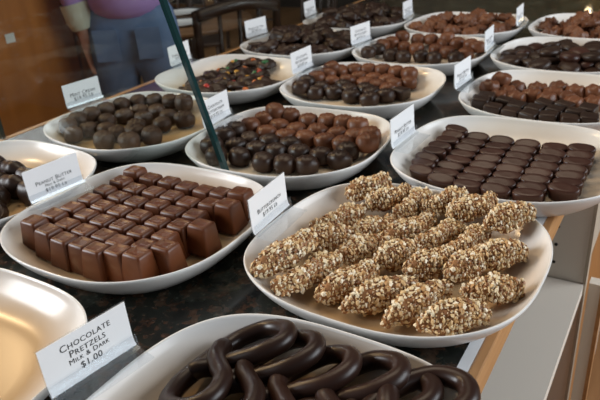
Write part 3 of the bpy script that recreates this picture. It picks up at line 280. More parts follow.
ep = thing('end_panel', 'low olive brown wooden panel closing the far end of the granite counter', 'panel', (0, 2.36, ZC))
obj('board', boxm(-1.085, -.11, 0, .03, .0008, .40), M['olive'], ep, smooth=False)
obj('cap_rail', boxm(-1.085, -.105, -.01, .04, .4, .42, bev=.003), M['oak'], ep, smooth=False)
for i, x in enumerate((-.318, -.262)):
    lp = thing('puck_lamp', ('small glowing warm lamp on the end panel, %s the shelf side' % ('second from' if i == 0 else 'nearer')), 'lamp', (x, 2.345, ZC+.042))
    b = bmesh.new(); bmesh.ops.create_uvsphere(b, u_segments=16, v_segments=10, radius=.009); obj('bulb', b, M['bulb'], lp)
    b = bmesh.new(); bmesh.ops.create_cone(b, cap_ends=True, segments=18, radius1=.014, radius2=.014, depth=.006)
    bmesh.ops.rotate(b, matrix=Matrix.Rotation(PI/2, 3, 'X'), verts=b.verts); obj('backplate', b, M['white_strip'], lp, (0, .011, 0))

# ------------------------------------------------------------------ platters
A, B, N = .1535, .146, 2.7
PROF_IN = [(0, .008), (.2, .008), (.4, .0081), (.6, .0085), (.67, .0091), (.72, .010), (.76, .0116), (.80, .0135), (.835, .016), (.87, .019), (.90, .0228), (.93, .027), (.955, .0312), (.97, .034), (.983, .0378)]
PROF_OUT = [(.990, .0396), (.997, .0400), (1.002, .0390), (1.0, .0368), (.985, .0325), (.96, .0265), (.925, .0198), (.88, .0130), (.83, .0078), (.78, .0045), (.72, .0026), (.69, .0004), (.64, .0004), (.625, .0022), (0, .0024)]
def platter_mesh(inner):
    bm = bmesh.new(); n = 96; rings = []; ni = len(PROF_IN)
    for s, z in PROF_IN + PROF_OUT:
        if s == 0: rings.append([bm.verts.new((0, 0, z))]); continue
        ee = 2.1 + (N-2.1)*min(1, s); row = []
        for k in range(n):
            a = 2*PI*k/n; x, y = sell(a, ee)
            lift = .003*max(0, (s-.7)/.3)*math.sin(2*a)**2 if z > .012 else 0
            row.append(bm.verts.new((A*s*x, B*s*y, z+lift)))
        rings.append(row)
    for i, (p, q) in enumerate(zip(rings, rings[1:])):
        for k in range(n):
            u = []
            for v in (p[k % len(p)], p[(k+1) % len(p)], q[(k+1) % len(q)], q[k % len(q)]):
                if v not in u: u.append(v)
            f = bm.faces.new(u); f.material_index = 0 if i < ni-1 else 1
    bmesh.ops.recalc_face_normals(bm, faces=bm.faces)
    return mesh_of('serving_platter', bm, [inner, M['porcelain']])
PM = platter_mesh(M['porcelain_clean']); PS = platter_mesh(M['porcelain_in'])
PLATTERS = [
  ('peanut', -0.5555, 0.4851, 0, 'white platter holding milk chocolate peanut butter squares in straight rows'),
  ('butter', -0.2347, 0.5457, -1, 'white platter piled with nut-crusted buttercrunch sticks at the oak edge'),
  ('mint', -0.8313, 0.7677, -4, 'white platter of ribbed dark mint creams behind the tinted glass'),
  ('truf', -0.5183, 0.7844, 3, 'white platter of brown and dark truffles crossed by the green glass edge'),
  ('oval', -0.1946, 0.8411, 0, 'white platter of smooth oval dark chocolates behind the buttercrunch sticks'),
  ('trufb', -0.5428, 1.0963, 0, 'white platter of two-tone truffles directly behind the glass-edge truffle platter'),
  ('mm', -0.8567, 1.0807, -4, 'white platter of dark clusters studded with red and yellow candies'),
  ('sq', -0.1927, 1.1345, -1, 'white platter of dark squares and brown swirls behind the oval chocolates'),
  ('darkmid', -0.5350, 1.3966, -3, 'white platter of mixed dark and brown truffles in third middle spot'),
  ('darkr', -0.2200, 1.4298, -2, 'white platter heaped with glossy dark medallions behind the dark squares'),
  ('bark', -0.8528, 1.3917, -1, 'white platter heaped with dark clusters behind the candy-studded clusters'),
  ('bark2', -0.8509, 1.7017, 0, 'white platter heaped with dark clusters, last one along the front glass'),
  ('milkc', -0.5291, 1.6949, -2, 'white platter of brown nut clusters behind the mixed truffle platter'),
  ('milkr', -0.2103, 1.7262, -2, 'white platter of brown nut clusters behind the glossy dark medallions'),
  ('left', -0.8528, 0.4675, -3, 'white platter of dark rounded bars behind the peanut butter sign'),
  ('pret', -0.2073, 0.2445, 0, 'white platter of chocolate covered pretzels beside the pretzel sign'),
  ('empty', -0.5526, 0.1790, 0, 'empty white platter with tan smears and painted warm shading beside the pretzel sign')]
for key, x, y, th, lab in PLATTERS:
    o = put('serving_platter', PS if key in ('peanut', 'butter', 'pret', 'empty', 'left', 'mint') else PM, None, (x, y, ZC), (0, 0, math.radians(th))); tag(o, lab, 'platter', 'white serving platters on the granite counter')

PLAT = {p[0]: (p[1], p[2], math.radians(p[3])) for p in PLATTERS}
def inside_z(key, x, y):
    cx, cy, th = PLAT[key]; c, s_ = math.cos(th), math.sin(th); dx, dy = x-cx, y-cy
    u = abs(dx*c+dy*s_)/A; v = abs(-dx*s_+dy*c)/B; s = .8
    for _ in range(4):
        n = 2.1 + (N-2.1)*min(1, s); s = (u**n+v**n)**(1/n)
    if s >= .983: return .040 if s < 1.02 else -1
    for (a, z0), (q, z1) in zip(PROF_IN, PROF_IN[1:]):
        if s <= q: break
    a2 = math.atan2(v, u); return z0+(z1-z0)*(s-a)/(q-a) + .003*max(0, (s-.7)/.3)*math.sin(2*a2)**2*(1 if s > .75 else 0)
def settle(o, key, inward=.0025):
    """rest a piece on the bowl of its platter: nudge it off the rising wall, then lift it until nothing cuts the china"""
    vs = [v.co for v in o.data.vertices]; h = max(v.z for v in vs); lo = min(v.z for v in vs); vs = [v for v in vs if v.z < lo+(h-lo)*.45][::2]
    cx, cy, _ = PLAT[key]; need = 0
    for it in range(7):
        m = Matrix.LocRotScale(o.location, o.rotation_euler, o.scale); need = -1
        for v in vs:
            w = m @ v; need = max(need, ZC+inside_z(key, w.x, w.y)-w.z)
        if need < .003 or it == 6: break
        d = Vector((cx-o.location.x, cy-o.location.y)); d.normalize(); o.location.x += d.x*inward; o.location.y += d.y*inward
    if need > -.0002: o.location.z += min(need+.0004, .004 if key in ('peanut', 'oval') else 1)
# ------------------------------------------------------------------ piece meshes
def frustum_mesh():
    bm = bmesh.new(); bx, by, tx, ty, h = .0164, .0146, .0112, .0098, .036
    prof = [(0, 0), (.04, .0), (.94, .034), (1, .036)]
    lv = [(bx-.001, by-.001, 0), (bx, by, .0012), (tx+.0014, ty+.0014, h-.0035), (tx+.0006, ty+.0006, h-.0012), (tx-.0012, ty-.0012, h), (tx-.0034, ty-.0034, h+.0001), (tx-.0040, ty-.0040, h-.0008), (tx-.007, ty-.006, h-.0009)]
    rs = []
    for hx, hy, z in lv:
        c = min(.0028, hx*.3); row = []
        for sx, sy, a0 in ((1, 1, 0), (-1, 1, 90), (-1, -1, 180), (1, -1, 270)):
            for q in range(4):
                a = math.radians(a0 + q*30); row.append(bm.verts.new((sx*(hx-c) + c*math.cos(a), sy*(hy-c) + c*math.sin(a), z)))
        rs.append(row)
    for p, q in zip(rs, rs[1:]):
        for k in range(16): bm.faces.new((p[k], p[(k+1) % 16], q[(k+1) % 16], q[k]))
    bm.faces.new(rs[0][::-1]); bm.faces.new(rs[-1])
    return mesh_of('chocolate_square', bm, M['milk'])
def truffle_mesh(m, seed, r=.0188, h=.0265, ribs=11, amp=.0006):
    bm = bmesh.new(); bmesh.ops.create_uvsphere(bm, u_segments=28, v_segments=16, radius=1); rr = random.Random(seed); ph = rr.random()*6
    for v in bm.verts:
        p = v.co.copy(); z = p.z
        zz = z if z > -.55 else -.55 + (z+.55)*.12
        k = 1 + .10*noise.noise(p*1.3 + Vector((seed, 0, 0)))
        rib = amp/r*math.sin(p.x*ribs*1.5 + 1.6*p.y + ph + 1.2*noise.noise(p*2+Vector((0, seed, 0))))*max(0, .25+z)
        t = (zz+.616)/1.616; t = t*(1.30-.30*t*t)
        v.co = Vector((p.x*r*k, p.y*r*.92*k, t*h*(1+rib)))
        v.co.x *= 1+rib; v.co.y *= 1+rib
    return mesh_of('truffle', bm, m)
def oval_mesh():
    bm = bmesh.new(); n = 32; rs = []
    for s, z in ((.80, 0), (.86, .0012), (.90, .010), (.94, .0145), (.93, .0168), (.88, .0182), (.78, .0188), (.4, .0186)):
        rs.append([bm.verts.new((.0204*s*sell(2*PI*k/n, 2.3)[0], .0108*s*sell(2*PI*k/n, 2.2)[1], z*1.05)) for k in range(n)])
    for p, q in zip(rs, rs[1:]):
        for k in range(n): bm.faces.new((p[k], p[(k+1) % n], q[(k+1) % n], q[k]))
    bm.faces.new(rs[0][::-1]); bm.faces.new(rs[-1]); return mesh_of('oval_chocolate', bm, M['dark2'])
def square_mesh():
    bm = bmesh.new(); box(bm, -.0145, .0145, -.0145, .0145, 0, .022, bev=.004, seg=3)
    for v in bm.verts:
        if v.co.z > .018: v.co.z += .0010*math.sin(v.co.x*420)
        if v.co.z < .002: v.co.z = max(0, v.co.z)
    return mesh_of('chocolate_square', bm, M['dark'])
def lump_mesh(name, m, seed, rx, ry, h, rough=.3, freq=2.0, sub=3):
    bm = bmesh.new(); bmesh.ops.create_icosphere(bm, subdivisions=sub, radius=1); o = Vector((seed*3.1, seed*1.7, 0))
    for v in bm.verts:
        p = v.co.copy(); k = 1 + rough*noise.noise(p*freq+o) + rough*.5*noise.noise(p*freq*2.3+o)
        z = p.z if p.z > -.4 else -.4+(p.z+.4)*.15
        v.co = Vector((p.x*rx*k, p.y*ry*k, max(0, (z+.49)/1.49*h*(k if z > 0 else 1))))
    return mesh_of(name, bm, m)
def medallion_mesh(m, seed):
    bm = bmesh.new(); rr = random.Random(seed)
    lathe(bm, [(0, 0), (.013, 0), (.0168, .0025), (.018, .0062), (.0172, .0095), (.013, .0122), (.006, .0133), (0, .0135)], 24)
    for v in bm.verts:
        v.co.x *= 1.18; v.co.z *= 1.1; v.co *= 1 + .05*noise.noise(v.co*60+Vector((seed, 0, 0)))
    return mesh_of('chocolate_medallion', bm, m)
def bar_mesh():
    bm = bmesh.new(); bmesh.ops.create_uvsphere(bm, u_segments=28, v_segments=16, radius=1)
    for v in bm.verts:
        p = v.co; x = math.copysign(abs(p.x)**.7, p.x); z = p.z if p.z > -.3 else -.3+(p.z+.3)*.1
        v.co = Vector((x*.026, p.y*.0165, (z+.37)/1.37*.032*(1+.05*math.sin(p.x*9))))
    return mesh_of('dark_bar', bm, M['dark'])
sqm = frustum_mesh(); ovm = oval_mesh(); sqd = square_mesh(); brm = bar_mesh()
tm = [truffle_mesh(M['milk2'], s) for s in range(4)]; td = [truffle_mesh(M['dark'], s+10) for s in range(4)]
tdl = [truffle_mesh(M['dull'], s+20, .0182, .026, 10, .0008) for s in range(3)]; tdr = [truffle_mesh(M['dull'], s+30, .0195, .029, 9, .0013) for s in range(3)]
sw = [truffle_mesh(M['milk2'], s+40, .019, .025, 5, .0011) for s in range(3)]
lc = [lump_mesh('nut_cluster', M['cluster'], s, .021, .018, .022, .45, 2.2) for s in range(5)]
lk_ = [lump_mesh('dark_cluster', M['dark'], s+9, .024, .018, .017, .4, 1.8) for s in range(5)]
lmm = [lump_mesh('candy_cluster', M['dark'], s+19, .025, .021, .016, .35, 1.8) for s in range(4)]
md = [medallion_mesh(M['dark'], s) for s in range(3)]; mdb = [medallion_mesh(M['dark2'], s+5) for s in range(2)]
KIND = {  # kind letter: meshes, object name, wording, category, spin range
 'p': ([sqm], 'chocolate_square', 'milk chocolate square', 'chocolate', 2), 'm': (tm, 'truffle', 'brown ribbed truffle', 'truffle', 40), 'd': (td, 'truffle', 'dark ribbed truffle', 'truffle', 40),
 's': ([sqd], 'chocolate_square', 'dark chocolate square', 'chocolate', 14), 'o': ([ovm], 'oval_chocolate', 'smooth oval dark chocolate', 'chocolate', 4),
 'r': (tdr, 'truffle', 'strongly ribbed dark cream', 'truffle', 40), 'k': (lk_, 'dark_cluster', 'dark lumpy cluster', 'chocolate', 180),
 'c': (lc, 'nut_cluster', 'brown lumpy nut cluster', 'chocolate', 180), 'b': (mdb, 'chocolate_medallion', 'reddish dark medallion', 'chocolate', 180), 'w': ([brm], 'dark_bar', 'dark rounded bar', 'chocolate', 5)}
PHRASE = {'peanut': 'peanut butter platter', 'truf': 'truffle platter by glass edge', 'trufb': 'two-tone platter behind glass-edge truffles', 'mint': 'platter behind the tinted glass', 'oval': 'platter of ovals', 'sq': 'platter behind the ovals',
 'darkmid': 'mixed truffle middle platter', 'mm': 'candy-studded platter', 'bark': 'platter behind candy-studded clusters', 'bark2': 'endmost platter by front glass', 'darkr': 'glossy medallion platter', 'milkc': 'platter behind mixed truffles',
 'milkr': 'platter behind glossy medallions', 'left': 'platter behind peanut butter sign'}
rnd = random.Random(77)
for key, rows in DATA.items():
    if key == 'butter': continue
    for ri, row in enumerate(rows):
        for ci, (x, y, z, kd) in enumerate(row):
            ms, nm, word, cat, spin = KIND[kd]
            if key == 'mint' and kd == 'd': ms, word = tdl, 'plain dull dark cream'
            if key == 'darkr' and kd == 'k': ms, nm, word, spin = md, 'chocolate_medallion', 'glossy dark medallion', 180
            if key == 'sq' and kd == 'm': ms, word = sw, 'brown swirled chocolate'
            if key == 'mm': ms, nm, word = lmm, 'candy_cluster', 'dark candy-studded cluster'
            heap = key in ('mm', 'bark', 'bark2', 'darkr', 'milkc', 'milkr')
            o = put(nm, rnd.choice(ms), None, (x, y, ZC+z+.0004)); t = .30 if heap else .05 if key in ('peanut',) else .10
            tx, ty = rnd.uniform(-t, t), rnd.uniform(-t, t)
            if key == 'oval': tx, ty = rnd.uniform(.15, .42), rnd.uniform(-.06, .06)
            if key == 'left': tx = .3
            if key == 'peanut': tx, ty = rnd.uniform(-.03, .03), rnd.uniform(-.03, .03)
            o.rotation_euler = (tx, ty, math.radians(rnd.uniform(-spin, spin) - (14 if key == 'oval' and ci == 0 else 0)))
            if key == 'peanut': o.scale = (1.04, 1.03, 1.02)
            if key in ('bark', 'bark2'): o.scale = (1.25, 1.25, 1.35)
            if key == 'darkr': o.scale = (1.15, 1.15, 1.2)
            if z > .026 and not heap and key != 'peanut': o.rotation_euler[1] += rnd.uniform(-.15, .15)
            if key == 'mint' or key == 'trufb': sc = 1.0
            settle(o, key, .0004 if key in ('peanut', 'oval') else .0018)
            tag(o, '%s %s from sign, %s, %s' % (word, ORD[ci], rowname(ri, len(rows)), PHRASE[key]), cat, 'chocolates on the ' + PHRASE[key])
            if key == 'mm':
                cols = ['red', 'yellow', 'green', 'orange']
                for q in range((rnd.choice((0, 1, 1)) if ri < len(rows)/2 else rnd.choice((1, 1, 2)))):
                    a = rnd.uniform(0, 6.28); r = rnd.uniform(.003, .014); c = rnd.choice(cols); key2 = 'cm_' + c
                    if key2 not in M:
                        b = bmesh.new(); bmesh.ops.create_uvsphere(b, u_segments=14, v_segments=8, radius=.0068); bmesh.ops.scale(b, vec=(1, 1, .6), verts=b.verts); M[key2] = mesh_of('candy', b, M[c])
                    cd = put('candy', M[key2], o, (r*math.cos(a), r*math.sin(a), .0155-.25*r), (rnd.uniform(-.5, .5), rnd.uniform(-.5, .5), 0)); cd['label'] = c + ' candy'

# ------------------------------------------------------------------ buttercrunch sticks
def stick_meshes(seed):
    L, W, H = .0415, .0126, .0122; o = Vector((seed*5.3, seed*2.1, 0)); n = 18; rs = []; bm = bmesh.new(); ns = 17
    def sec(t):                      # half sizes along the stick, t in -1..1
        k = max(.0, 1-abs(t)**2.6)**.9; return W*(.16+.84*k), H*(.42+.58*k)
    P = []
    for i in range(ns):
        t = -1+2*i/(ns-1); w, h = sec(t); row = []
        for k in range(n):
            x, y = sell(2*PI*k/n, 3.2); p = Vector((t*L + .38*w*x, w*x, h*y)); p += Vector((0, 1, 1))*.0050*noise.noise(p*55+o); row.append(p + Vector((0, 0, H)))
        P.append(row); rs.append([bm.verts.new(p) for p in row])
    for p, q in zip(rs, rs[1:]):
        for k in range(n): bm.faces.new((p[k], p[(k+1) % n], q[(k+1) % n], q[k]))
    bm.faces.new(rs[0][::-1]); bm.faces.new(rs[-1]); bmesh.ops.recalc_face_normals(bm, faces=bm.faces); bm.normal_update()
    core = None; rr = random.Random(seed); faces = [f for f in bm.faces if f.calc_center_median().z > .003]; ar = [f.calc_area() for f in faces]
    nb = bmesh.new()
    for f in rr.choices(faces, ar, k=1500):
        vs = [v.co for v in f.verts]; ws = [rr.random() for _ in vs]; s = sum(ws); p = sum((v*w for v, w in zip(vs, ws)), Vector())/s
        nrm = (f.normal + Vector((rr.uniform(-1, 1), rr.uniform(-1, 1), rr.uniform(-1, 1)))).normalized()
        q = nrm.to_track_quat('Z', 'Y').to_matrix() @ Matrix.Rotation(rr.uniform(0, 6.3), 3, 'Z')
        big = rr.random() < .10; a = rr.uniform(.0028, .0042) if big else rr.uniform(.0009, .0020); b_ = a*rr.uniform(.5, .85); c = a*rr.uniform(.35, .7)
        lf = rr.uniform(0, .0014); v = [nb.verts.new(p + nrm*(c*.5+lf) + q @ Vector(w)) for w in ((a, 0, 0), (.3*a, b_, .1*c), (-.8*a, .6*b_, 0), (-a*.9, -.5*b_, 0), (.2*a, -b_, .1*c), (.1*a, .1*b_, c), (0, 0, -c))]
        for i in range(5): nb.faces.new((v[i], v[(i+1) % 5], v[5])); nb.faces.new((v[(i+1) % 5], v[i], v[6]))
    return mesh_of('buttercrunch_stick', bm, M['toffee']), mesh_of('nut_coating', nb, M['nuts'], smooth=False)
SM = [stick_meshes(s) for s in range(5)]
rows = DATA['butter']; rnd = random.Random(3)
for ri, row in enumerate(rows):
    for ci, (x, y, L, ang) in enumerate(row):
        sx = (x+.2347)/A; sy = (y-.5457)/B; s = (abs(sx)**N+abs(sy)**N)**(1/N)
        z = .0085 + max(0, s-.66)*.060 + (.006 if ri in (1, 3) else 0)
        core, nut = SM[rnd.randrange(5)]
        o = put('buttercrunch_stick', core, None, (x, y, ZC+z), (rnd.uniform(-.15, .15), rnd.uniform(-.06, .04) - (.12 if ri == 3 else 0), math.radians(ang-9+rnd.uniform(-7, 7))), (L/.088, .94, 1.0))
        settle(o, 'butter', .0007); o.location.z += .0006
        tag(o, 'nut-crusted buttercrunch stick %s from sign, %s, buttercrunch platter' % (ORD[ci], rowname(ri, len(rows))), 'candy', 'buttercrunch sticks')
        c = put('nut_coating', nut, o); c['kind'] = 'stuff'; c['label'] = 'chopped pale nut coating'

# ------------------------------------------------------------------ pretzels
def pretzel_mesh(seed):
    S = .0505; Z = .0075
    P = [(-.38, -.76, .2), (-.22, -.62, .7), (0, -.40, .65), (.15, -.05, .45), (.38, .42, .25), (.74, .66, 0), (1.06, .36, 0), (1.05, -.26, 0), (.70, -.68, 0), (.34, -.80, 0), (0, -.82, 0), (-.34, -.80, 0), (-.70, -.68, 0), (-1.05, -.26, 0), (-1.06, .36, 0), (-.74, .66, 0), (-.38, .42, -.1), (-.15, -.05, -.25), (0, -.40, -.4), (.22, -.62, .2), (.38, -.76, .2)]
    rr = random.Random(seed)
    pts = [Vector((x*S*1.10, y*S*.78, z*Z)) + Vector((rr.uniform(-1, 1), rr.uniform(-1, 1), 0))*.0012 for x, y, z in P]
    c = catmull(pts, 7); n = len(c); bm = bmesh.new()
    rad = [.0083*(1+.07*noise.noise(Vector((i*.15, seed, 0))))*(.45 if i in (0, n-1) else .85 if i in (1, n-2) else 1) for i in range(n)]
    tube(bm, c, rad, 14); bmesh.ops.recalc_face_normals(bm, faces=bm.faces)
    return mesh_of('chocolate_pretzel', bm, M['pretz'])
PZ = [pretzel_mesh(s) for s in range(3)]
PRET = [(-.285, .313, .036, 24, -9), (-.252, .309, .036, 24, -6), (-.219, .307, .035, 24, -10), (-.180, .316, .036, 24, -8), (-.150, .306, .035, 22, -9), (-.126, .314, .042, 9, -10)]
words_ = ['at the sign end, topmost of the row', 'second from the sign', 'third from the sign', 'fourth from the sign', 'fifth from the sign', 'at the oak-edge end of the row']
for i, (x, y, z, tilt, sp) in enumerate(PRET):
    o = put('chocolate_pretzel', PZ[i % 3], None); 
    o.matrix_world = Matrix.Translation((x, y, ZC+z)) @ Matrix.Rotation(math.radians(-90+sp), 4, 'Z') @ Matrix.Rotation(math.radians(tilt*.85), 4, 'X')
    tag(o, 'dark chocolate covered pretzel leaning on its neighbours, ' + words_[i], 'pretzel', 'chocolate covered pretzels')

# ------------------------------------------------------------------ price signs
def holder_mesh():
    bm = bmesh.new(); P = [(-.0035, .0475), (-.0022, .0120), (-.0012, .0060), (.0016, .0022), (.007, .0008), (.026, .0)]
    W = .0410; th = .0012
    def strip(P, th):
        n = len(P); T = []
        for i, p in enumerate(P):
            a = Vector(P[max(0, i-1)]); b = Vector(P[min(n-1, i+1)]); d = (b-a).normalized(); T.append((p[0]-d.y*th, p[1]+d.x*th))
        v = [[bm.verts.new((x, y, z)) for (x, z) in (p, t) for y in (-W, W)] for p, t in zip(P, T)]
        for a, b in zip(v, v[1:]):
            bm.faces.new((a[0], a[1], b[1], b[0])); bm.faces.new((a[2], b[2], b[3], a[3])); bm.faces.new((a[0], b[0], b[2], a[2])); bm.faces.new((a[1], a[3], b[3], b[1]))
        bm.faces.new((v[0][0], v[0][2], v[0][3], v[0][1])); bm.faces.new((v[-1][0], v[-1][1], v[-1][3], v[-1][2]))
    strip(P, .0012); strip([(.0028, .0150), (.0034, .0080), (.0048, .0040), (.0075, .0024)], .0010)
    bmesh.ops.recalc_face_normals(bm, faces=bm.faces); return mesh_of('acrylic_holder', bm, M['acrylic'], smooth=False)
HM = holder_mesh()
def card_mesh():
    bm = bmesh.new(); P = [(-.0022, .0470), (-.0015, .0270), (-.0008, .0115), (.0004, .0065), (.0022, .0040)]; W = .0403
    v = [[bm.verts.new((x+d, y, z)) for d in (0, .0005) for y in (-W, W)] for x, z in P]
    for a, b in zip(v, v[1:]):
        bm.faces.new((a[0], a[1], b[1], b[0])); bm.faces.new((a[2], b[2], b[3], a[3])); bm.faces.new((a[0], b[0], b[2], a[2])); bm.faces.new((a[1], a[3], b[3], b[1]))
    bm.faces.new((v[0][0], v[0][2], v[0][3], v[0][1])); bm.faces.new((v[-1][0], v[-1][1], v[-1][3], v[-1][2]))
    bmesh.ops.recalc_face_normals(bm, faces=bm.faces); return mesh_of('card', bm, M['card'], smooth=False)
CM = card_mesh()
def lettering(lines):
    """lines: (text, size, height above base); small capitals, laid on the leaning card."""
    bm = bmesh.new(); dg = bpy.context.evaluated_depsgraph_get()
    for text, size, h in lines:
        cu = bpy.data.curves.new('t', 'FONT'); cu.body = text; cu.size = size; cu.align_x = 'CENTER'; cu.small_caps_scale = .78; cu.space_character = 1.08; cu.resolution_u = 3; cu.offset = 0
        for f in cu.body_format: f.use_small_caps = True
        o = bpy.data.objects.new('t', cu); C.objects.link(o); bpy.context.view_layer.update(); dg = bpy.context.evaluated_depsgraph_get()
        me = bpy.data.meshes.new_from_object(o.evaluated_get(dg)); 
        a = Vector((-.0008, 0, .0115)); b = Vector((-.0022, 0, .0470)); u = (b-a).normalized()
        for v in me.vertices:
            t = h - .0115 + v.co.y; p = a + u*t; v.co = Vector((p.x+.0008, v.co.x, p.z))
        bm.from_mesh(me); bpy.data.objects.remove(o); bpy.data.meshes.remove(me); bpy.data.curves.remove(cu)
    return mesh_of('lettering', bm, M['ink'], smooth=False)
Lb = lettering([('Chocolate', 0.0090, .0345), ('Pretzels', 0.0090, .0265), ('Milk & Dark', 0.0066, .0202), ('$1.00', 0.0085, .0118)])
Lc = lettering([('Peanut Butter', 0.0081, .0225), ('Milk & Dark', 0.0052, .0172), ('$19.95 Lb', 0.0075, .0098)])
Le = lettering([('Buttercrunch', 0.0079, .0225), ('$19.95 Lb', 0.0075, .0150)])
Lg = lettering([('Mint Cream', .0105, .0215), ('$19.95 Lb', .0100, .0130)])
Lh = lettering([('Peanut Butter', .0085, .0215), ('$19.95 Lb', .0085, .0140)])
L3 = lettering([('Chocolate', .0085, .0300), ('Buttercream', .0085, .0215), ('$19.95 Lb', .0085, .0130)])
SIGNS = [ # x, y, turn, letter mesh, label
 (-0.3761, 0.2495, -9, Lb, 'white card sign for chocolate pretzels at one dollar in clear holder'),
 (-0.6983, 0.4791, -7, Lc, 'white peanut butter price card in clear holder on the square chocolates platter'),
 (-0.3865, 0.5321, 3, Le, 'white buttercrunch price card in clear holder between two platters'),
 (-0.9922, 0.7896, -7, Lg, 'white mint cream price card behind the tinted glass'),
 (-0.6705, 0.7956, 4, L3, 'white price card crossed by the green glass edge'),
 (-0.3434, 0.8258, -2, Lh, 'white price card at the platter of oval chocolates'),
 (-0.7000, 1.1299, -1, L3, 'white price card on two-tone truffles beside the candy-studded clusters'),
 (-1.0166, 1.1034, 5, Lh, 'white price card at the candy-studded cluster platter by the front glass'),
 (-1.0084, 1.4055, -9, Lh, 'white price card at the nearer heap of dark clusters by the front glass'),
 (-0.3530, 1.1323, -3, Lh, 'white price card at the dark squares and brown swirls platter'),
 (-0.6939, 1.3991, -9, L3, 'white price card at the mixed truffle platter'),
 (-0.3858, 1.4170, 3, Lh, 'white price card at the glossy dark medallion platter'),
 (-1.0069, 1.6915, 6, Lh, 'white price card at the endmost dark clusters by the front glass'),
 (-0.7073, 1.7300, 4, Lh, 'white price card at nut clusters behind the mixed truffles'),
 (-0.3881, 1.6953, 2, Lh, 'white price card at nut clusters behind the glossy medallions')]
for x, y, rz, L, lab in SIGNS:
    t = thing('price_sign', lab, 'sign', (x, y, ZC+.0412), math.radians(rz), 'white price cards in clear holders')
    put('acrylic_holder', HM, t); put('card', CM, t); put('lettering', L, t)

# crumb on the empty platter
bm = bmesh.new(); bmesh.ops.create_icosphere(bm, subdivisions=2, radius=.005); o = obj('chocolate_crumb', bm, M['dark'], None, (-.535, .150, ZC+.0145)); o.scale = (1, .7, .6)
tag(o, 'small dark chocolate crumb lying on the empty platter', 'crumb')
# ------------------------------------------------------------------ beyond the counter
YA, YB = 1.575, 1.628
wc = thing('wooden_cabinet', 'tall reddish brown wooden cabinet standing beyond the glass beside the shopper', 'cabinet', (-1.95, 0, 0))
obj('body', boxm(-.50, -.012, .30, YA, 0, 1.9, bev=.004), M['cherry'], wc, smooth=False)
obj('front_board', boxm(-.010, .004, .32, YA-.01, .04, 1.88, bev=.003), M['cherry'], wc, smooth=False)
obj('corner_post', boxm(-.50, .010, YA+.003, YB, 0, 1.9, bev=.004), M['cherry2'], wc, smooth=False)['label'] = 'lighter brown corner post'
obj('sticker', boxm(.0045, .0055, 1.290, 1.325, ZC-.005, ZC+.025), M['paper'], wc, smooth=False)['label'] = 'small pale sticker'

def skin_mesh(name, V, E, R, m, levels=2):
    me = bpy.data.meshes.new('s'); me.from_pydata(V, E, []); o = bpy.data.objects.new('s', me); C.objects.link(o)
    o.modifiers.new('sk', 'SKIN'); md_ = o.modifiers.new('sb', 'SUBSURF'); md_.levels = levels; md_.render_levels = levels
    for i, r in enumerate(R):
        sv = me.skin_vertices[0].data[i]; sv.radius = (r, r) if not isinstance(r, tuple) else r; sv.use_root = (i == 0)
    bpy.context.view_layer.update(); dg = bpy.context.evaluated_depsgraph_get()
    out = bpy.data.meshes.new_from_object(o.evaluated_get(dg)); out.name = name; bpy.data.objects.remove(o)
    out.materials.clear(); out.materials.append(m)
    for p in out.polygons: p.use_smooth = True
    return out
pe = thing('person', 'person in purple sweater and blue jeans standing with back turned beyond the glass', 'person', (-1.72, 1.645, 0), math.radians(33))
V = [(0, 0, .93), (0, 0, 1.10), (0, .005, 1.26), (0, -.005, 1.38), (0, 0, 1.455), (0, .015, 1.53), (0, .02, 1.60)]; E = [(i, i+1) for i in range(6)]; R = [.12, .11, .125, .085, .05, .078, .062]
ARM = {-1: [(-.165, 0, 1.36), (-.215, -.06, 1.15), (-.190, -.055, .985), (-.186, -.06, .915)], 1: [(.165, 0, 1.36), (.20, .02, 1.12), (.12, .19, 1.04), (.06, .21, 1.04)]}
for s in (-1, 1):
    b = len(V); V += [(s*.09, 0, .86), (s*.098, .01, .48), (s*.10, -.02, .09), (s*.105, .09, .035)]; R += [.085, .055, .038, .03]; E += [(0, b), (b, b+1), (b+1, b+2), (b+2, b+3)]
    b = len(V); V += ARM[s]; R += [.052, .042, .027, .026]; E += [(3, b), (b, b+1), (b+1, b+2), (b+2, b+3)]
    w = b+3
    hx, hy, hz = ARM[s][3]; dn = Vector((0, 0, -1)) if s < 0 else Vector((-1, 0, 0)); sd = Vector((0, 1, 0)) if s < 0 else Vector((0, 0, 1))
    h0 = Vector((hx, hy, hz))
    for dx, ln in ((-.024, .072), (-.008, .082), (.009, .078), (.024, .062)):
        q = len(V); V += [tuple(h0+sd*dx+dn*.042), tuple(h0+sd*dx+dn*(.042+ln*.5)+Vector((.006, 0, 0))), tuple(h0+sd*dx*.9+dn*(.042+ln)+Vector((.014, 0, 0)))]; R += [.0095, .0085, .0075]; E += [(w, q), (q, q+1), (q+1, q+2)]
    q = len(V); V += [tuple(h0+sd*.036+dn*.020), tuple(h0+sd*.046+dn*.055)]; R += [.010, .0085]; E += [(w, q), (q, q+1)]
body = put('body', skin_mesh('body', V, E, R, M['skin']), pe)
hd = bmesh.new(); bmesh.ops.create_uvsphere(hd, u_segments=24, v_segments=16, radius=1)
for v in hd.verts:
    p = v.co.copy(); v.co = Vector((p.x*.084, p.y*.100-.010, p.z*.112+1.60))
    if p.z < .15 and p.y > -.1: v.co.y -= .0; v.co.z = min(v.co.z, 1.60+.06) + 0
hair = [f for f in hd.faces if f.calc_center_median().y > .03 and f.calc_center_median().z < 1.655]; bmesh.ops.delete(hd, geom=hair, context='FACES')
obj('hair', hd, M['hair'], pe)
for s in (-1, 1):
    b = bmesh.new(); bmesh.ops.create_uvsphere(b, u_segments=12, v_segments=8, radius=.011); obj('eye', b, M['eye'], pe, (s*.03, .088, 1.575))
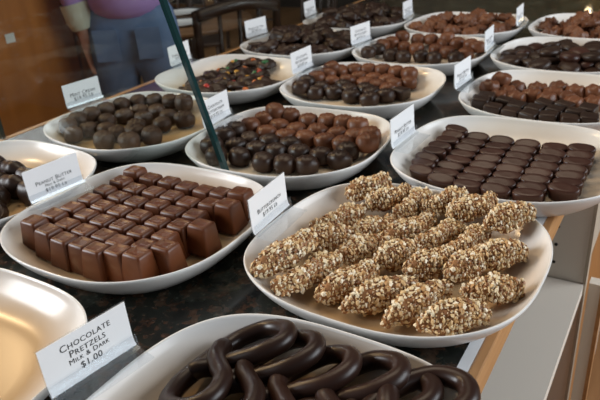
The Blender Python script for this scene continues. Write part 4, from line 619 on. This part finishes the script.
b = bmesh.new(); bmesh.ops.create_cone(b, segments=10, radius1=.014, radius2=.004, depth=.04); obj('nose', b, M['skin'], pe, (0, .098, 1.55), (-.35, 0, 0))
b = bmesh.new(); bmesh.ops.create_uvsphere(b, u_segments=12, v_segments=6, radius=.02); bmesh.ops.scale(b, vec=(1, .4, .25), verts=b.verts); obj('mouth', b, M['red'], pe, (0, .086, 1.515))
V = [(0, 0, 1.10), (0, 0, .93)]; R = [.155, .155]; E = [(0, 1)]
for s in (-1, 1):
    b = len(V); V += [(s*.088, -.005, .86), (s*.098, 0, .66), (s*.100, .01, .48), (s*.102, -.01, .28), (s*.103, -.02, .10)]; R += [.112, .095, .078, .072, .075]; E += [(1, b)] + [(b+i, b+i+1) for i in range(4)]
jm = skin_mesh('jeans', V, E, R, M['denim']); jo = put('jeans', jm, pe); pe.scale = (.86, .88, 1.0)
for v in jm.vertices: v.co.x *= 1.08; v.co.y *= .86
for s in (-1, 1):
    pk = obj('pocket', boxm(-.050, .050, -.0015, .0015, -.055, .055, bev=.001), M['denim'], jo, (s*.085, -.128, .90), (.05, 0, 0), smooth=False)
V = [(0, 0, .955), (0, 0, 1.10), (0, .005, 1.26), (0, -.005, 1.37), (0, 0, 1.42)]; R = [.195, .170, .160, .115, .065]; E = [(i, i+1) for i in range(4)]
for s in (-1, 1):
    b = len(V); V += ARM[s][:3]; R += [.070, .062, .050]; E += [(3, b), (b, b+1), (b+1, b+2)]
sm = skin_mesh('sweater', V, E, R, M['purple']); so = put('sweater', sm, pe)
for s in (-1, 1):
    p0, p1 = Vector(ARM[s][2]), Vector(ARM[s][1]); b = bmesh.new(); d = (p1-p0).normalized(); tube(b, [p0-d*.03, p0, p0+d*.06], [.046, .056, .060], 16, cap=False); obj('cuff', b, M['lace'], so)['label'] = 'pale patterned cuff'
for s in (-1, 1): obj('shoe', boxm(-.045, .045, -.09, .16, 0, .07, bev=.025, seg=3), M['shoe'], pe, (s*.104, 0, 0))
# dark bag carried at the far side of the cabinet
bg = thing('black_bag', 'black cloth bag standing on the floor by the shopper in jeans', 'bag', (-1.66, 1.40, 0), .4)
b = bmesh.new(); box(b, -.07, .07, -.09, .09, 0, .62, bev=.03, seg=3)
for v in b.verts: v.co.x *= 1-.3*v.co.z; v.co.y *= 1-.2*v.co.z
obj('bag_body', b, M['blackcloth'], bg)
b = bmesh.new(); tube(b, catmull([(0, -.06, .6), (0, -.05, .74), (0, .05, .74), (0, .06, .6)], 6), .008, 8); obj('handle', b, M['blackcloth'], bg)

# café table and chairs in the room behind
def cafe_table(loc, lab):
    t = thing('cafe_table', lab, 'table', loc, 0, 'café tables')
    b = bmesh.new(); lathe(b, [(0, .715), (.33, .715), (.35, .722), (.35, .738), (.34, .745), (0, .745)], 40); obj('tabletop', b, M['tablewood'], t)
    b = bmesh.new(); lathe(b, [(0, .02), (.04, .02), (.032, .1), (.03, .6), (.06, .70), (.09, .714), (0, .714)], 16); obj('pedestal', b, M['darkwood'], t)
    b = bmesh.new(); lathe(b, [(0, 0), (.22, 0), (.22, .012), (.05, .04), (0, .04)], 24); obj('base', b, M['darkwood'], t)
cafe_table((-2.36, 2.66, 0), 'round wooden café table with white plate seen beyond the granite counter')
cafe_table((-4.3, 4.9, 0), 'round wooden café table deep in the room by the back wall')
for x, y, lab in ((-2.52, 2.80, 'white round plate on the nearer café table'), (-2.30, 2.54, 'white round plate on the café table edge by the counter')):
    b = bmesh.new(); lathe(b, [(0, .004), (.07, .004), (.115, .016), (.118, .018), (.07, .001), (0, .0005)], 32); tag(obj('dinner_plate', b, M['porcelain'], None, (x, y, .745)), lab, 'plate', 'plates on the café table')
def chair(loc, rz, lab):
    t = thing('cafe_chair', lab, 'chair', loc, rz, 'dark wooden café chairs')
    obj('seat', boxm(-.20, .20, -.20, .20, .44, .47, bev=.012), M['darkwood'], t)
    for sx in (-1, 1):
        b = bmesh.new(); tube(b, [(sx*.18, .17, .45), (sx*.19, .19, 0)], .018, 10); obj('leg', b, M['darkwood'], t)
        b = bmesh.new(); tube(b, catmull([(sx*.19, -.22, 0), (sx*.18, -.18, .45), (sx*.185, -.22, .92)], 6), .018, 10); obj('leg', b, M['darkwood'], t)
    b = bmesh.new()
    tube(b, catmull([(-.185, -.22, .90), (0, -.245, .93), (.185, -.22, .90)], 6), .026, 10)
    for x in (-.09, 0, .09): tube(b, [(x, -.19, .46), (x, -.238, .91)], .010, 8)
    obj('backrest', b, M['darkwood'], t)
    b = bmesh.new(); tube(b, [(-.185, 0, .2), (.185, 0, .2)], .010, 8); tube(b, [(-.185, -.19, .2), (-.185, .18, .2)], .010, 8); tube(b, [(.185, -.19, .2), (.185, .18, .2)], .010, 8); obj('stretcher', b, M['darkwood'], t)
chair((-2.05, 3.20, 0), math.radians(150), 'dark wooden café chair behind the round table')
chair((-2.95, 3.35, 0), math.radians(215), 'dark wooden café chair on the far side of the round table')
chair((-1.85, 2.30, 0), math.radians(60), 'dark wooden café chair between the round table and the counter')
chair((-3.7, 5.1, 0), math.radians(100), 'dark wooden café chair at the deep table')
chair((-4.2, 4.2, 0), math.radians(10), 'dark wooden café chair in front of the deep table')

# ------------------------------------------------------------------ light
W = bpy.data.worlds.new('world'); SC.world = W; W.use_nodes = True
bgn = W.node_tree.nodes['Background']; bgn.inputs[0].default_value = (.75, .82, .92, 1); bgn.inputs[1].default_value = WORLD
def area(name, loc, target, sx, sy, power, col):
    l = bpy.data.lights.new(name, 'AREA'); l.shape = 'RECTANGLE'; l.size = sx; l.size_y = sy; l.energy = power; l.color = col
    o = link(bpy.data.objects.new(name, l)); o.location = loc; o.rotation_euler = (Vector(target)-Vector(loc)).to_track_quat('-Z', 'Y').to_euler(); return o
for a in AREAS: area(*a)
for n, loc, tgt, p, col, sz in SPOTS:
    l = bpy.data.lights.new(n, 'SPOT'); l.energy = p; l.color = col; l.spot_size = math.radians(sz); l.spot_blend = .6; l.shadow_soft_size = .04
    o = link(bpy.data.objects.new(n, l)); o.location = loc; o.rotation_euler = (Vector(tgt)-Vector(loc)).to_track_quat('-Z', 'Y').to_euler()

# ------------------------------------------------------------------ camera
cam = bpy.data.cameras.new('camera'); co = link(bpy.data.objects.new('camera', cam))
Rv = Vector((0.85491575, 0.51446522, -0.0666678)); Uv = Vector((-0.17667151, 0.40956625, 0.89500987)); Fv = Vector((-0.48775633, 0.75337973, -0.44103599))
m = Matrix((Rv, Uv, -Fv)).transposed().to_4x4(); m.translation = Vector((0, 0, ZC+.39)); co.matrix_world = m
cam.sensor_width = 36; cam.lens = 36*631.2/600; cam.clip_start = .02; cam.clip_end = 60
cam.dof.use_dof = True; cam.dof.focus_distance = .64; cam.dof.aperture_fstop = 13
SC.camera = co
SC.view_settings.view_transform = 'Standard'; SC.view_settings.look = 'None'; SC.view_settings.gamma = 1; SC.view_settings.exposure = EXPO
